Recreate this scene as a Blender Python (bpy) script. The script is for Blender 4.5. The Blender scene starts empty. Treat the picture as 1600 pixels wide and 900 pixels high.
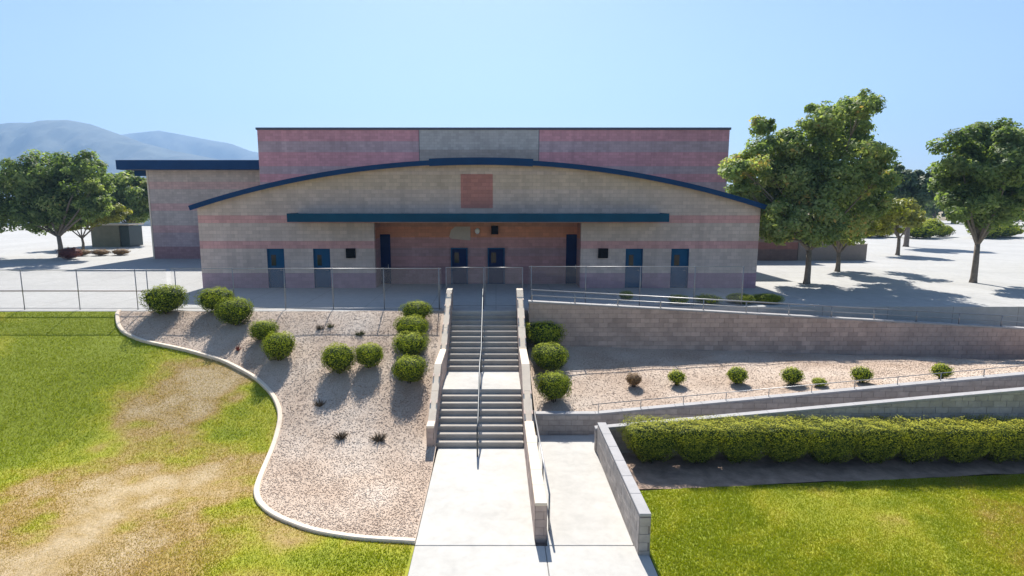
import bpy, bmesh, math, random
import numpy as np
from mathutils import Vector, noise as mnoise
R = math.radians
rnd = random.Random(7)
rng = np.random.default_rng(7)
sc = bpy.context.scene
C = sc.collection
# ------------------------------------------------------------------ camera
CAM_H = 4.75; PITCH = 8.3; F = 900.0
cd = bpy.data.cameras.new('camera'); cam = bpy.data.objects.new('camera', cd); C.objects.link(cam)
cam.location = (0, 0, CAM_H); cam.rotation_euler = (R(90 - PITCH), 0, 0)
cd.sensor_width = 36; cd.lens = 36 * F / 1600; cd.shift_x = 25 / 1600; cd.shift_y = -3 / 1600
cd.clip_start = 0.1; cd.clip_end = 20000
sc.camera = cam
# ------------------------------------------------------------------ sky, sun, exposure
SUN_EL, SUN_AZ = 47.0, -3.0      # azimuth from +Y towards +X, sun stands behind the school
w = bpy.data.worlds.new('World'); sc.world = w; w.use_nodes = True
wn = w.node_tree.nodes; wl = w.node_tree.links; wn.clear()
sky = wn.new('ShaderNodeTexSky'); sky.sky_type = 'NISHITA'; sky.sun_disc = False
sky.sun_elevation = R(SUN_EL); sky.sun_rotation = R(SUN_AZ)
sky.altitude = 300; sky.air_density = 1.0; sky.dust_density = 0.9; sky.ozone_density = 3.0
bg = wn.new('ShaderNodeBackground'); bg.inputs[1].default_value = 0.066
wo = wn.new('ShaderNodeOutputWorld'); wl.new(sky.outputs[0], bg.inputs[0]); wl.new(bg.outputs[0], wo.inputs[0])
ld = bpy.data.lights.new('sun', 'SUN'); ld.energy = 4.6; ld.angle = R(0.55); ld.color = (1, 0.95, 0.87)
lo = bpy.data.objects.new('sun', ld); C.objects.link(lo)
sdir = Vector((-math.sin(R(SUN_AZ)) * math.cos(R(SUN_EL)), -math.cos(R(SUN_AZ)) * math.cos(R(SUN_EL)), -math.sin(R(SUN_EL))))
lo.rotation_euler = sdir.to_track_quat('-Z', 'Y').to_euler(); lo.location = (0, 60, 60)
sc.view_settings.view_transform = 'Standard'; sc.view_settings.look = 'None'
sc.view_settings.exposure = 1.12; sc.view_settings.gamma = 1
sc.cycles.max_bounces = 6; sc.cycles.volume_bounces = 0

# ------------------------------------------------------------------ helpers
def P(px, py, d):
    """world point at distance d along the view, for measuring the photograph"""
    h = d * math.tan(math.atan((py - 447) / F) + R(PITCH))
    zc = d * math.cos(R(PITCH)) + h * math.sin(R(PITCH))
    return ((px - 775) * zc / F, d, CAM_H - h)
def G(px, py, H):
    lo_, hi = 3.0, 400.0
    for _ in range(60):
        m = (lo_ + hi) / 2
        p = P(px, py, m)
        if p[2] > H(p[0], p[1]): lo_ = m
        else: hi = m
    return P(px, py, (lo_ + hi) / 2)
def Z(py, d): return P(775, py, d)[2]
def X(px, d, z): return (px - 775) * (d * math.cos(R(PITCH)) + (CAM_H - z) * math.sin(R(PITCH))) / F

def empty(name, loc, label, cat, group=None):
    o = bpy.data.objects.new(name, None); C.objects.link(o); o.location = loc
    o['label'] = label; o['category'] = cat
    if group: o['group'] = group
    return o
def tag(o, label, cat, group=None):
    o['label'] = label; o['category'] = cat
    if group: o['group'] = group
    return o
def link(name, me, mat=None, parent=None, kind=None):
    if mat is not None and len(me.materials) == 0: me.materials.append(mat)
    o = bpy.data.objects.new(name, me); C.objects.link(o)
    if parent: o.parent = parent
    if kind: o['kind'] = kind
    return o
def off(parent):
    v = Vector((0, 0, 0)); p = parent
    while p: v += p.location; p = p.parent
    return v
def obj(name, bm, mat, parent=None, kind=None, smooth=False):
    """bmesh in world coordinates -> one object (local to its parent)"""
    o_ = off(parent)
    if o_.length: bmesh.ops.translate(bm, verts=bm.verts, vec=-o_)
    me = bpy.data.meshes.new(name); bm.normal_update(); bm.to_mesh(me); bm.free()
    if smooth:
        for p in me.polygons: p.use_smooth = True
    return link(name, me, mat, parent, kind)
def npmesh(name, verts, faces, mat, parent=None, kind=None, attr=None, smooth=False):
    verts = np.asarray(verts, dtype=np.float32); faces = np.asarray(faces, dtype=np.int32)
    o_ = off(parent)
    if o_.length: verts = verts - np.array(o_, dtype=np.float32)
    me = bpy.data.meshes.new(name); n, k = faces.shape
    me.vertices.add(len(verts)); me.vertices.foreach_set('co', verts.ravel())
    me.loops.add(n * k); me.loops.foreach_set('vertex_index', faces.ravel())
    me.polygons.add(n); me.polygons.foreach_set('loop_start', np.arange(0, n * k, k, dtype=np.int32))
    try: me.polygons.foreach_set('loop_total', np.full(n, k, dtype=np.int32))
    except Exception: pass
    if attr is not None:
        a = me.attributes.new('tint', 'FLOAT', 'POINT'); a.data.foreach_set('value', np.asarray(attr, dtype=np.float32))
    me.update(calc_edges=True); me.validate()
    if smooth: me.polygons.foreach_set('use_smooth', np.ones(n, dtype=bool))
    return link(name, me, mat, parent, kind)
def box(bm, x0, x1, y0, y1, z0, z1, bev=0):
    v = [bm.verts.new(p) for p in ((x0,y0,z0),(x1,y0,z0),(x1,y1,z0),(x0,y1,z0),(x0,y0,z1),(x1,y0,z1),(x1,y1,z1),(x0,y1,z1))]
    fs = [bm.faces.new([v[i] for i in f]) for f in ((0,3,2,1),(4,5,6,7),(0,1,5,4),(1,2,6,5),(2,3,7,6),(3,0,4,7))]
    if bev:
        es = list({e for f in fs for e in f.edges})
        bmesh.ops.bevel(bm, geom=es, offset=bev, segments=1, affect='EDGES')
    return bm
def bx(*a, **k): return box(bmesh.new(), *a, **k)
def tube(bm, pts, radii, n=6, cap=True):
    rings = []
    pts = [Vector(p) for p in pts]
    for i, p in enumerate(pts):
        t = (pts[min(i+1, len(pts)-1)] - pts[max(i-1, 0)]).normalized()
        a = t.orthogonal().normalized() if i == 0 else (prev - t * prev.dot(t)).normalized()
        prev = a; b = t.cross(a)
        r = radii[i] if hasattr(radii, '__len__') else radii
        rings.append([bm.verts.new(p + (a * math.cos(2*math.pi*k/n) + b * math.sin(2*math.pi*k/n)) * r) for k in range(n)])
    for i in range(len(rings)-1):
        for k in range(n):
            bm.faces.new((rings[i][k], rings[i][(k+1)%n], rings[i+1][(k+1)%n], rings[i+1][k]))
    if cap:
        bm.faces.new(list(reversed(rings[0]))); bm.faces.new(rings[-1])
    return bm
def poly_prism(bm, pts, z0, z1):
    a = [bm.verts.new((x, y, z0)) for x, y in pts]; b = [bm.verts.new((x, y, z1)) for x, y in pts]
    n = len(pts); bm.faces.new(list(reversed(a))); bm.faces.new(b)
    for i in range(n): bm.faces.new((a[i], a[(i+1)%n], b[(i+1)%n], b[i]))
    bmesh.ops.recalc_face_normals(bm, faces=bm.faces)
    return bm
def lerp_poly(pl):
    xs = [p[0] for p in pl]; zs = [p[1] for p in pl]
    return lambda u: float(np.interp(u, xs, zs))

# ------------------------------------------------------------------ materials
def mat(name): 
    m = bpy.data.materials.new(name); m.use_nodes = True
    return m, m.node_tree.nodes, m.node_tree.links, m.node_tree.nodes['Principled BSDF']
def mixc(n, l, fac, a, b, blend='MIX'):
    x = n.new('ShaderNodeMix'); x.data_type = 'RGBA'; x.blend_type = blend
    if hasattr(fac, 'is_linked') or hasattr(fac, 'links'): l.new(fac, x.inputs[0])
    else: x.inputs[0].default_value = fac
    for i, v in ((6, a), (7, b)):
        if isinstance(v, tuple): x.inputs[i].default_value = (*v, 1) if len(v) == 3 else v
        else: l.new(v, x.inputs[i])
    return x.outputs[2]
def noise(n, l, scale, detail=4, rough=.6, vec=None, dist=0):
    t = n.new('ShaderNodeTexNoise'); t.inputs['Scale'].default_value = scale; t.inputs['Detail'].default_value = detail
    t.inputs['Roughness'].default_value = rough; t.inputs['Distortion'].default_value = dist
    if vec is not None: l.new(vec, t.inputs['Vector'])
    return t.outputs['Fac']
def ramp(n, l, fac, stops, const=False):
    r = n.new('ShaderNodeValToRGB'); e = r.color_ramp
    if const: e.interpolation = 'CONSTANT'
    while len(e.elements) > 1: e.elements.remove(e.elements[-1])
    e.elements[0].position = stops[0][0]; e.elements[0].color = (*stops[0][1], 1)
    for p, c in stops[1:]:
        k = e.elements.new(p); k.color = (*c, 1)
    l.new(fac, r.inputs[0]); return r.outputs[0]
def pos(n): return n.new('ShaderNodeNewGeometry').outputs['Position']
def bump(n, l, h, strength, dist, base=None):
    b = n.new('ShaderNodeBump'); b.inputs['Strength'].default_value = strength; b.inputs['Distance'].default_value = dist
    l.new(h, b.inputs['Height'])
    if base is not None: l.new(base, b.inputs['Normal'])
    return b.outputs[0]
g3 = lambda v: (v, v, v)

def simple(name, col, rough=.7, var=.15, scale=3.0, metal=0, bmp=.15, bscale=60, rand=0, spec=.5):
    m, n, l, p = mat(name); ps = pos(n); p.inputs['Specular IOR Level'].default_value = spec
    a = noise(n, l, scale, 6, .65, ps)
    c = mixc(n, l, ramp(n, l, a, [(.3, g3(0)), (.7, g3(1))]), tuple(x*(1-var) for x in col), tuple(min(1, x*(1+var)) for x in col))
    if rand:
        oi = n.new('ShaderNodeObjectInfo'); r = ramp(n, l, oi.outputs['Random'], [(0, g3(1-rand)), (1, g3(1+rand*.4))])
        c = mixc(n, l, 1.0, c, r, 'MULTIPLY')
    l.new(c, p.inputs['Base Color']); p.inputs['Roughness'].default_value = rough; p.inputs['Metallic'].default_value = metal
    if bmp: l.new(bump(n, l, noise(n, l, bscale, 4, .7, ps), bmp, .01), p.inputs['Normal'])
    return m

def block_wall(name, bands, rough=.9, jit=.1, mortar=.8, bump_s=.5):
    """split-face block in coloured courses: bands = [(z, colour)]"""
    m, n, l, p = mat(name); ps = pos(n)
    sep = n.new('ShaderNodeSeparateXYZ'); l.new(ps, sep.inputs[0])
    add = n.new('ShaderNodeMath'); add.operation = 'ADD'; l.new(sep.outputs[0], add.inputs[0]); l.new(sep.outputs[1], add.inputs[1])
    cmb = n.new('ShaderNodeCombineXYZ'); l.new(add.outputs[0], cmb.inputs[0]); l.new(sep.outputs[2], cmb.inputs[1])
    br = n.new('ShaderNodeTexBrick'); l.new(cmb.outputs[0], br.inputs['Vector'])
    br.inputs['Scale'].default_value = 1; br.inputs['Brick Width'].default_value = .4; br.inputs['Row Height'].default_value = .2
    br.inputs['Mortar Size'].default_value = .008; br.inputs['Mortar Smooth'].default_value = .2; br.offset = .5
    br.inputs['Color1'].default_value = (*g3(1-jit), 1); br.inputs['Color2'].default_value = (*g3(1+jit), 1); br.inputs['Mortar'].default_value = (*g3(mortar), 1)
    dv = n.new('ShaderNodeMath'); dv.operation = 'DIVIDE'; l.new(sep.outputs[2], dv.inputs[0]); dv.inputs[1].default_value = 12
    base = ramp(n, l, dv.outputs[0], [(max(0, z/12), c) for z, c in bands], True)
    c = mixc(n, l, 1.0, base, br.outputs['Color'], 'MULTIPLY')
    st = noise(n, l, .35, 5, .6, ps)
    c = mixc(n, l, 1.0, c, ramp(n, l, st, [(.3, g3(.88)), (.7, g3(1.08))]), 'MULTIPLY')
    # faint vertical weather streaks
    mp = n.new('ShaderNodeMapping'); mp.inputs['Scale'].default_value = (1.6, 1.6, .12); l.new(ps, mp.inputs[0])
    c = mixc(n, l, 1.0, c, ramp(n, l, noise(n, l, 1.5, 5, .6, mp.outputs[0]), [(.35, g3(.9)), (.6, g3(1.03))]), 'MULTIPLY')
    l.new(c, p.inputs['Base Color']); p.inputs['Roughness'].default_value = rough
    inv = n.new('ShaderNodeMath'); inv.operation = 'SUBTRACT'; inv.inputs[0].default_value = 1; l.new(br.outputs['Fac'], inv.inputs[1])
    b1 = bump(n, l, inv.outputs[0], bump_s, .01)
    l.new(bump(n, l, noise(n, l, 30, 5, .7, ps), .35, .015, b1), p.inputs['Normal'])
    return m
BEI = (.60, .48, .425); PNK = (.62, .345, .33); MAU = (.40, .255, .31)
M_front = block_wall('front block', [(0, MAU), (.8, BEI), (2.2, PNK), (2.6, BEI), (3.6, PNK), (4.0, BEI), (4.8, BEI), (5.4, (.58,.46,.37)), (6.2, BEI)])
MV1 = (.54, .27, .31); MV2 = (.42, .31, .345)
M_gym = block_wall('gym block', [(0, MV2), (6.2, MV1), (6.8, MV2), (7.4, MV1), (8.4, MV2), (9.2, MV1)])
GR = (.40, .39, .39)
M_gym_mid = block_wall('gym mid block', [(0, GR), (7.4, (.33, .30, .29)), (8.6, GR)])
M_wing = block_wall('wing block', [(0, (.36,.21,.22)), (1.0, (.44,.34,.35)), (2.2, (.54,.34,.33)), (2.8, (.50,.42,.39)), (4.0, (.58,.37,.35)), (4.6, (.53,.44,.40)), (5.8, (.60,.40,.37)), (6.4, (.57,.47,.42))])
M_recess = block_wall('recess block', [(0, (.34,.20,.21)), (1.0, (.46,.25,.25)), (1.6, (.40,.25,.26)), (2.1, (.50,.26,.25)), (2.7, (.60,.25,.15)), (3.3, (.50,.25,.17))])
M_accent = block_wall('accent block', [(0, (.47,.21,.18))])
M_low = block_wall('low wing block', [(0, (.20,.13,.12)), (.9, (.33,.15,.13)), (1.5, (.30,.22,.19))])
M_blue = simple('navy metal', (.005, .042, .13), .6, .12, 1.2, 0, .05, spec=.15)
M_teal = simple('teal metal', (.003, .060, .115), .6, .18, 1.0, 0, .05, spec=.15)
M_slate = simple('slate coping', (.08, .09, .125), .6, .1, 1.0, 0, .05, spec=.2)
M_door = simple('blue door paint', (.004, .075, .165), .5, .12, 2, 0, .03, spec=.15)
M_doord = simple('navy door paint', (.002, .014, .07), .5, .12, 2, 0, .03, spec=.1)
M_frame = simple('blue door frame', (.006, .07, .16), .5, .1, 2, 0, .03, spec=.15)
M_black = simple('black plastic', (.006, .006, .008), .6, .1, spec=.1)
M_steel = simple('galvanised steel', (.33, .33, .34), .42, .1, 4, .6, .05)
M_mesh = simple('chain link wire', (.36, .36, .36), .5, .1, 4, .3, 0)
M_darkmetal = simple('dark painted pipe', (.06, .07, .08), .45, .15, 4, .3, .05)
M_brownpipe = simple('bronze pipe', (.17, .12, .10), .5, .15, 4, .2, .05)
M_roof = simple('roof membrane', (.45, .44, .42), .85, .1, .6)
M_white = simple('white paint', (.75, .74, .72), .6, .05)
M_sign = simple('cream sign', (.44, .36, .30), .7, .08)
M_block = simple('retaining block', (.47, .36, .31), .92, .18, 2, 0, .6, 45, rand=.2)
M_blockg = simple('grey retaining block', (.43, .385, .35), .92, .16, 5, 0, .6, 45, rand=.16)
M_mortar = simple('mortar', (.25, .21, .19), .95, .12, 8, 0, .4, 70)
M_cap = simple('cream cap', (.72, .61, .48), .85, .1, 2.5, 0, .3, 50)
M_capg = simple('grey cap', (.36, .35, .35), .85, .1, 2.5, 0, .3, 50)
M_soil = simple('soil', (.34, .24, .18), .97, .35, 3, 0, .9, 25)
M_bark = simple('bark', (.20, .165, .135), .95, .3, 6, 0, .9, 25)
M_barkd = simple('shrub stem', (.07, .05, .035), .95, .2, 10, 0, .5, 30)

def concrete(name, col, joint=None, stain=.14):
    m, n, l, p = mat(name); ps = pos(n)
    a = noise(n, l, .22, 6, .65, ps, .5); b = noise(n, l, 2.6, 8, .7, ps, .3)
    c = mixc(n, l, ramp(n, l, a, [(.3, g3(0)), (.68, g3(1))]), tuple(x*(1-stain) for x in col), col)
    c = mixc(n, l, 1.0, c, ramp(n, l, b, [(.28, g3(.86)), (.62, g3(1.03))]), 'MULTIPLY')
    sp = noise(n, l, 90, 3, .6, ps)
    c = mixc(n, l, 1.0, c, ramp(n, l, sp, [(.3, g3(.93)), (.7, g3(1.04))]), 'MULTIPLY')
    nb = None
    if joint:
        br = n.new('ShaderNodeTexBrick'); l.new(ps, br.inputs['Vector']); br.offset = 0
        br.inputs['Scale'].default_value = 1; br.inputs['Brick Width'].default_value = joint; br.inputs['Row Height'].default_value = joint
        br.inputs['Mortar Size'].default_value = .012; br.inputs['Color1'].default_value = (.97,.97,.97,1); br.inputs['Color2'].default_value = (1.02,1.02,1.02,1)
        br.inputs['Mortar'].default_value = (.55, .52, .48, 1)
        c = mixc(n, l, 1.0, c, br.outputs['Color'], 'MULTIPLY')
        inv = n.new('ShaderNodeMath'); inv.operation = 'SUBTRACT'; inv.inputs[0].default_value = 1; l.new(br.outputs['Fac'], inv.inputs[1])
        nb = bump(n, l, inv.outputs[0], .5, .01)
    l.new(c, p.inputs['Base Color']); p.inputs['Roughness'].default_value = .9
    l.new(bump(n, l, b, .15, .02, nb), p.inputs['Normal'])
    return m
M_conc = concrete('pale concrete', (.57, .55, .51), stain=.25)
M_plaza = concrete('plaza concrete', (.45, .445, .43), joint=3.0)
M_step = concrete('step concrete', (.46, .42, .37), stain=.22)

def tint_mat(name, stops, rough=.9, transl=0.0, fine=0, bmp=0, bs=30, rand=0, spec=.5):
    m, n, l, p = mat(name)
    at = n.new('ShaderNodeAttribute'); at.attribute_name = 'tint'
    c = ramp(n, l, at.outputs['Fac'], stops)
    ps = pos(n)
    if fine: c = mixc(n, l, 1.0, c, ramp(n, l, noise(n, l, fine, 6, .75, ps), [(.25, g3(.62)), (.75, g3(1.3))]), 'MULTIPLY')
    if rand:
        oi = n.new('ShaderNodeObjectInfo')
        c = mixc(n, l, 1.0, c, ramp(n, l, oi.outputs['Random'], [(0, (1-rand, 1-rand*.8, 1-rand*.5)), (1, (1+rand, 1+rand*.6, 1))]), 'MULTIPLY')
    l.new(c, p.inputs['Base Color']); p.inputs['Roughness'].default_value = rough
    p.inputs['Specular IOR Level'].default_value = spec
    if bmp: l.new(bump(n, l, noise(n, l, bs, 6, .75, ps), bmp, .03), p.inputs['Normal'])
    if transl:
        t = n.new('ShaderNodeBsdfTranslucent'); l.new(mixc(n, l, 1.0, c, (1.1, 1.15, .5), 'MULTIPLY'), t.inputs[0])
        mx = n.new('ShaderNodeMixShader'); mx.inputs[0].default_value = transl
        l.new(p.outputs[0], mx.inputs[1]); l.new(t.outputs[0], mx.inputs[2]); l.new(mx.outputs[0], n['Material Output'].inputs[0])
    return m
GS = [(0, (.24, .285, .012)), (.3, (.35, .355, .02)), (.5, (.38, .32, .055)), (.72, (.42, .29, .11)), (.9, (.44, .32, .16)), (1, (.50, .38, .22))]
M_lawn = tint_mat('lawn', GS, fine=14, bmp=.8, bs=40)
M_blade = tint_mat('grass blades', GS, transl=.45, spec=.2)
M_gravelb = tint_mat('gravel base', [(0, (.42, .31, .23)), (.5, (.52, .41, .32)), (1, (.59, .50, .42))], fine=20, bmp=.3, bs=30)
M_pebble = tint_mat('pebbles', [(0, (.36, .25, .18)), (.35, (.50, .385, .30)), (.7, (.58, .485, .40)), (1, (.66, .60, .53))])
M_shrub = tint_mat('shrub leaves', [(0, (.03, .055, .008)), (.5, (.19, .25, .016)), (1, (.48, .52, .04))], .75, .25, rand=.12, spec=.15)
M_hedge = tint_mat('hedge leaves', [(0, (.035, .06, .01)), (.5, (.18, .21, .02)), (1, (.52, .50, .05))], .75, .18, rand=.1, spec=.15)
M_dry = tint_mat('dry shrub leaves', [(0, (.14, .075, .03)), (1, (.30, .19, .08))], .8, .2)
M_leafA = tint_mat('ash tree leaves', [(0, (.08, .13, .045)), (.45, (.23, .31, .11)), (.85, (.46, .52, .22)), (1, (.62, .40, .15))], .6, .55)
M_leafB = tint_mat('dark tree leaves', [(0, (.04, .08, .035)), (1, (.15, .21, .08))], .5, .3)
M_leafC = tint_mat('yellow green leaves', [(0, (.18, .22, .03)), (1, (.50, .46, .10))], .5, .45)
M_red = tint_mat('reddish shrub leaves', [(0, (.14, .03, .03)), (1, (.28, .09, .06))], .6, .3)

# value noise in numpy
def vnoise(x, y, s, seed=0):
    x = np.asarray(x) * s + seed * 17.3; y = np.asarray(y) * s + seed * 9.1
    xi = np.floor(x); yi = np.floor(y); fx = x - xi; fy = y - yi
    fx = fx*fx*(3-2*fx); fy = fy*fy*(3-2*fy)
    def h(a, b):
        v = np.sin(a * 127.1 + b * 311.7) * 43758.5453
        return v - np.floor(v)
    return (h(xi,yi)*(1-fx) + h(xi+1,yi)*fx)*(1-fy) + (h(xi,yi+1)*(1-fx) + h(xi+1,yi+1)*fx)*fy
def fbm(x, y, s, seed=0, o=4):
    return sum(vnoise(x, y, s * 2**k, seed + k) * .5**k for k in range(o)) / sum(.5**k for k in range(o))

# ------------------------------------------------------------------ terrain heights
LOW = -3.1; EDGE = 24.9; SX0, SX1 = -1.95, .90; TOPY = 25.1
def Hs(y):
    """height of the planted slope: a bank with a rounded foot and brow"""
    y = np.asarray(y, dtype=float); wdw = np.minimum(1.5, np.maximum(EDGE - y, 0) * .6); a = 0
    for k in (-1, -.7, -.4, -.15, .15, .4, .7, 1):
        t = np.clip((EDGE - y - k * wdw) / (EDGE - 16.7), 0, 1); a = a + LOW * (.75 * t + .25 * t * t * (3 - 2 * t)) / 8
    return a
Hleft = lambda x, y: float(Hs(y))
rfloor = lambda x: -3.1 + .095 * (x - 3.4)           # lower ramp floor
ufloor = lambda x: -.055 * (max(x, 1.4) - 1.4)       # upper ramp floor
def Hbed(x, y):                                      # gravel bed between the two ramps
    x = min(max(x, 0), 26); y = min(max(y, 18.9), 24.5)
    a = -1.52 - .03 * (x - 6); b = rfloor(x) + .62
    t = (24.3 - y) / (24.3 - 19.05)
    return a + (b - a) * t
# ------------------------------------------------------------------ ground, plaza
xs = [-3200, -150, -60, -20, 0, 20, 60, 150, 3200]; ys = [-40, 10, 23.5, 27.5, 60, 200, 1000, 3380]
zz = [-3.45, -3.45, -3.45, -.06, -.06, -.06, -.06, -.06]
V = [(x, y, z) for y, z in zip(ys, zz) for x in xs]; nx = len(xs)
Fc = [(j*nx+i, j*nx+i+1, (j+1)*nx+i+1, (j+1)*nx+i) for j in range(len(ys)-1) for i in range(nx-1)]
M_ground = simple('dry ground', (.25, .20, .12), .95, .3, .02, 0, .4, 4)
npmesh('ground', V, Fc, M_ground, kind='structure')
obj('plaza', poly_prism(bmesh.new(), [(-150, EDGE), (SX0-.02, EDGE), (SX0-.02, TOPY), (1.0, TOPY), (1.4, TOPY), (1.4, 26.02), (150, 26.02), (150, 150), (-150, 150)], -3.6, 0), M_plaza, kind='structure')

# ------------------------------------------------------------------ left lawn, gravel bed, edging
CURVE = [(183, 489), (184, 508), (192, 520), (222, 533), (290, 547), (350, 564), (400, 590), (428, 618), (440, 648), (430, 690), (412, 732), (399, 765), (402, 785), (428, 807), (490, 831), (560, 842), (648, 847)]
cp = [G(a, b, Hleft) for a, b in CURVE]
cy = np.array([p[1] for p in cp]); cx = np.array([p[0] for p in cp])
# smooth resample by arc length
def smooth_curve(px, py, n=160):
    t = np.concatenate([[0], np.cumsum(np.hypot(np.diff(px), np.diff(py)))]); q = np.linspace(0, t[-1], n)
    a = np.interp(q, t, px); b = np.interp(q, t, py)
    for _ in range(14):
        a[1:-1] = (a[:-2] + a[1:-1]*2 + a[2:]) / 4; b[1:-1] = (b[:-2] + b[1:-1]*2 + b[2:]) / 4
    return a, b
ex, ey = smooth_curve(cx, cy)
ey[0] = EDGE
PADL = -1.88
ex[-1] = PADL; yend = ey[-1]
o_ = np.argsort(ey); xc = lambda y: np.interp(y, ey[o_], ex[o_])
rows = np.unique(np.concatenate([np.linspace(-8, yend, 30), ey, np.linspace(yend, EDGE, 60)]))
def dryness(x, y):
    """brown patches of the left lawn; blobs measured on the ground"""
    x = np.asarray(x, float); y = np.asarray(y, float)
    d = np.full(x.shape, .62) + (fbm(x, y, .35, 3) - .5) * .9 + (fbm(x, y, 1.7, 8, 4) - .5) * 1.05
    for (a, b), rx, ry, s in BLOBS:
        d += s * np.exp(-(((x - a) / rx) ** 2 + ((y - b) / ry) ** 2))
    return np.clip(d, 0, 1)
gx = lambda a, b: G(a, b, Hleft)[:2]
BLOBS = [(gx(230, 600), 2.6, 2.4, .5), (gx(330, 590), 2.0, 1.8, .35), (gx(300, 640), 3.0, 2.0, .12), (gx(130, 560), 2.6, 5.0, -.95), (gx(60, 600), 5, 5.0, -.8), (gx(385, 640), 1.3, 1.8, -.75),
         (gx(280, 690), 2.2, 1.2, -.2), (gx(160, 750), 3.0, 1.2, .35), (gx(300, 800), 3.0, 1.4, .35), (gx(370, 790), .8, .6, -.5),
         (gx(500, 875), 1.6, .55, -.55), (gx(600, 870), .8, .8, -.5), (gx(220, 880), 2.5, .8, .12), (gx(160, 500), 4, 1.0, -.6), (gx(420, 560), 1.2, 1.0, .25)]
# lawn mesh
nc = 130
V = []; Fc = []
for y in rows:
    xr = float(xc(y)) if y > yend else PADL
    u = np.linspace(0, 1, nc) ** .6
    xx = -70 + (xr + 70) * u
    for x in xx: V.append((x, y, float(Hs(y)) + .03 * (float(vnoise(x, y, .4)) - .5) * min(1, xr - x) - .012))
for j in range(len(rows)-1):
    for i in range(nc-1): Fc.append((j*nc+i, j*nc+i+1, (j+1)*nc+i+1, (j+1)*nc+i))
V = np.array(V); npmesh('lawn', V, Fc, M_lawn, kind='structure', attr=dryness(V[:,0], V[:,1]), smooth=True)
# gravel bed
brow = np.unique(np.concatenate([ey, np.linspace(yend, EDGE, 90)])); nb_ = 50; V = []; Fc = []
bedR = lambda y: SX0 - .05 if y > 17.2 else PADL
for y in brow:
    for x in np.linspace(float(xc(y)), bedR(y), nb_): V.append((x, y, float(Hs(y)) + .012 + .05 * (float(vnoise(x, y, 1.1, 4)) - .5) * min(1, (x - float(xc(y))) * 3, (bedR(y) - x) * 3 + .02)))
for j in range(len(brow)-1):
    for i in range(nb_-1): Fc.append((j*nb_+i, j*nb_+i+1, (j+1)*nb_+i+1, (j+1)*nb_+i))
V = np.array(V); npmesh('gravel_bed', V, Fc, M_gravelb, kind='structure', attr=np.clip(fbm(V[:,0], V[:,1], .8, 2)*1.3-.15, 0, 1), smooth=True)
# edging strip
bm = bmesh.new(); rings = []
for i in range(len(ex)):
    t = Vector((ex[min(i+1, len(ex)-1)] - ex[max(i-1, 0)], ey[min(i+1, len(ex)-1)] - ey[max(i-1, 0)], 0)).normalized(); nn = Vector((-t.y, t.x, 0))
    z = float(Hs(ey[i])); c = Vector((ex[i], ey[i], z))
    rings.append([bm.verts.new(c + nn*s + Vector((0, 0, h))) for s, h in ((-.075, -.12), (-.075, .05), (-.055, .07), (.055, .07), (.075, .05), (.075, -.12))])
for a, b in zip(rings, rings[1:]):
    for k in range(5): bm.faces.new((a[k], a[k+1], b[k+1], b[k]))
bm.faces.new(rings[0]); bm.faces.new(list(reversed(rings[-1])))
bmesh.ops.recalc_face_normals(bm, faces=bm.faces)
tag(obj('garden_edging', bm, M_cap), 'curving pale concrete edging between the patchy lawn and the gravel bed', 'edging')

# ------------------------------------------------------------------ right lawn, soil strip, gravel bed between ramps
PADR = 3.46
e_ = lambda x: 14.85 + (x - 3.5) * .085
def grid_mesh(name, x0, x1, nx_, y0f, y1f, ny_, zf, m, attrf, px_=1.0):
    V = []; Fc = []
    for j in range(ny_):
        for i in range(nx_):
            x = x0 + (x1 - x0) * (i / (nx_-1)) ** px_; a, b = y0f(x), y1f(x); y = a + (b - a) * j / (ny_-1)
            V.append((x, y, zf(x, y)))
    for j in range(ny_-1):
        for i in range(nx_-1): Fc.append((j*nx_+i, j*nx_+i+1, (j+1)*nx_+i+1, (j+1)*nx_+i))
    V = np.array(V); return npmesh(name, V, Fc, m, kind='structure', attr=attrf(V[:,0], V[:,1]), smooth=True)
def dryR(x, y):
    d = .08 + (fbm(x, y, .5, 5) - .5) * .75 + (fbm(x, y, 2.2, 6, 4) - .5) * .7 + .25 * np.exp(-((x - 12) / 2.5) ** 2)
    return np.clip(d, 0, .7)
grid_mesh('lawn', PADR, 26.3, 90, lambda x: -8, e_, 60, lambda x, y: LOW - .01 + .02 * (float(vnoise(x, y, .5)) - .5), M_lawn, dryR)
grid_mesh('lawn', 26.3, 90, 30, lambda x: -8, lambda x: 26.02, 60, lambda x, y: float(Hs(y - 1.1)) - .01, M_lawn, dryR)
grid_mesh('soil_strip', PADR, 26.3, 120, e_, lambda x: 17.32, 20, lambda x, y: LOW + .01 + .06 * (float(vnoise(x, y, 1.6, 3)) - .5), M_soil, lambda x, y: x*0)
grid_mesh('gravel_bed', 1.36, 26, 120, lambda x: 19.0, lambda x: 24.32, 40, lambda x, y: Hbed(x, y) + .06 * (float(vnoise(x, y, 1.1, 4)) - .5), M_gravelb, lambda x, y: np.clip(fbm(x, y, .8, 2)*1.3-.25, 0, 1))

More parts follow.
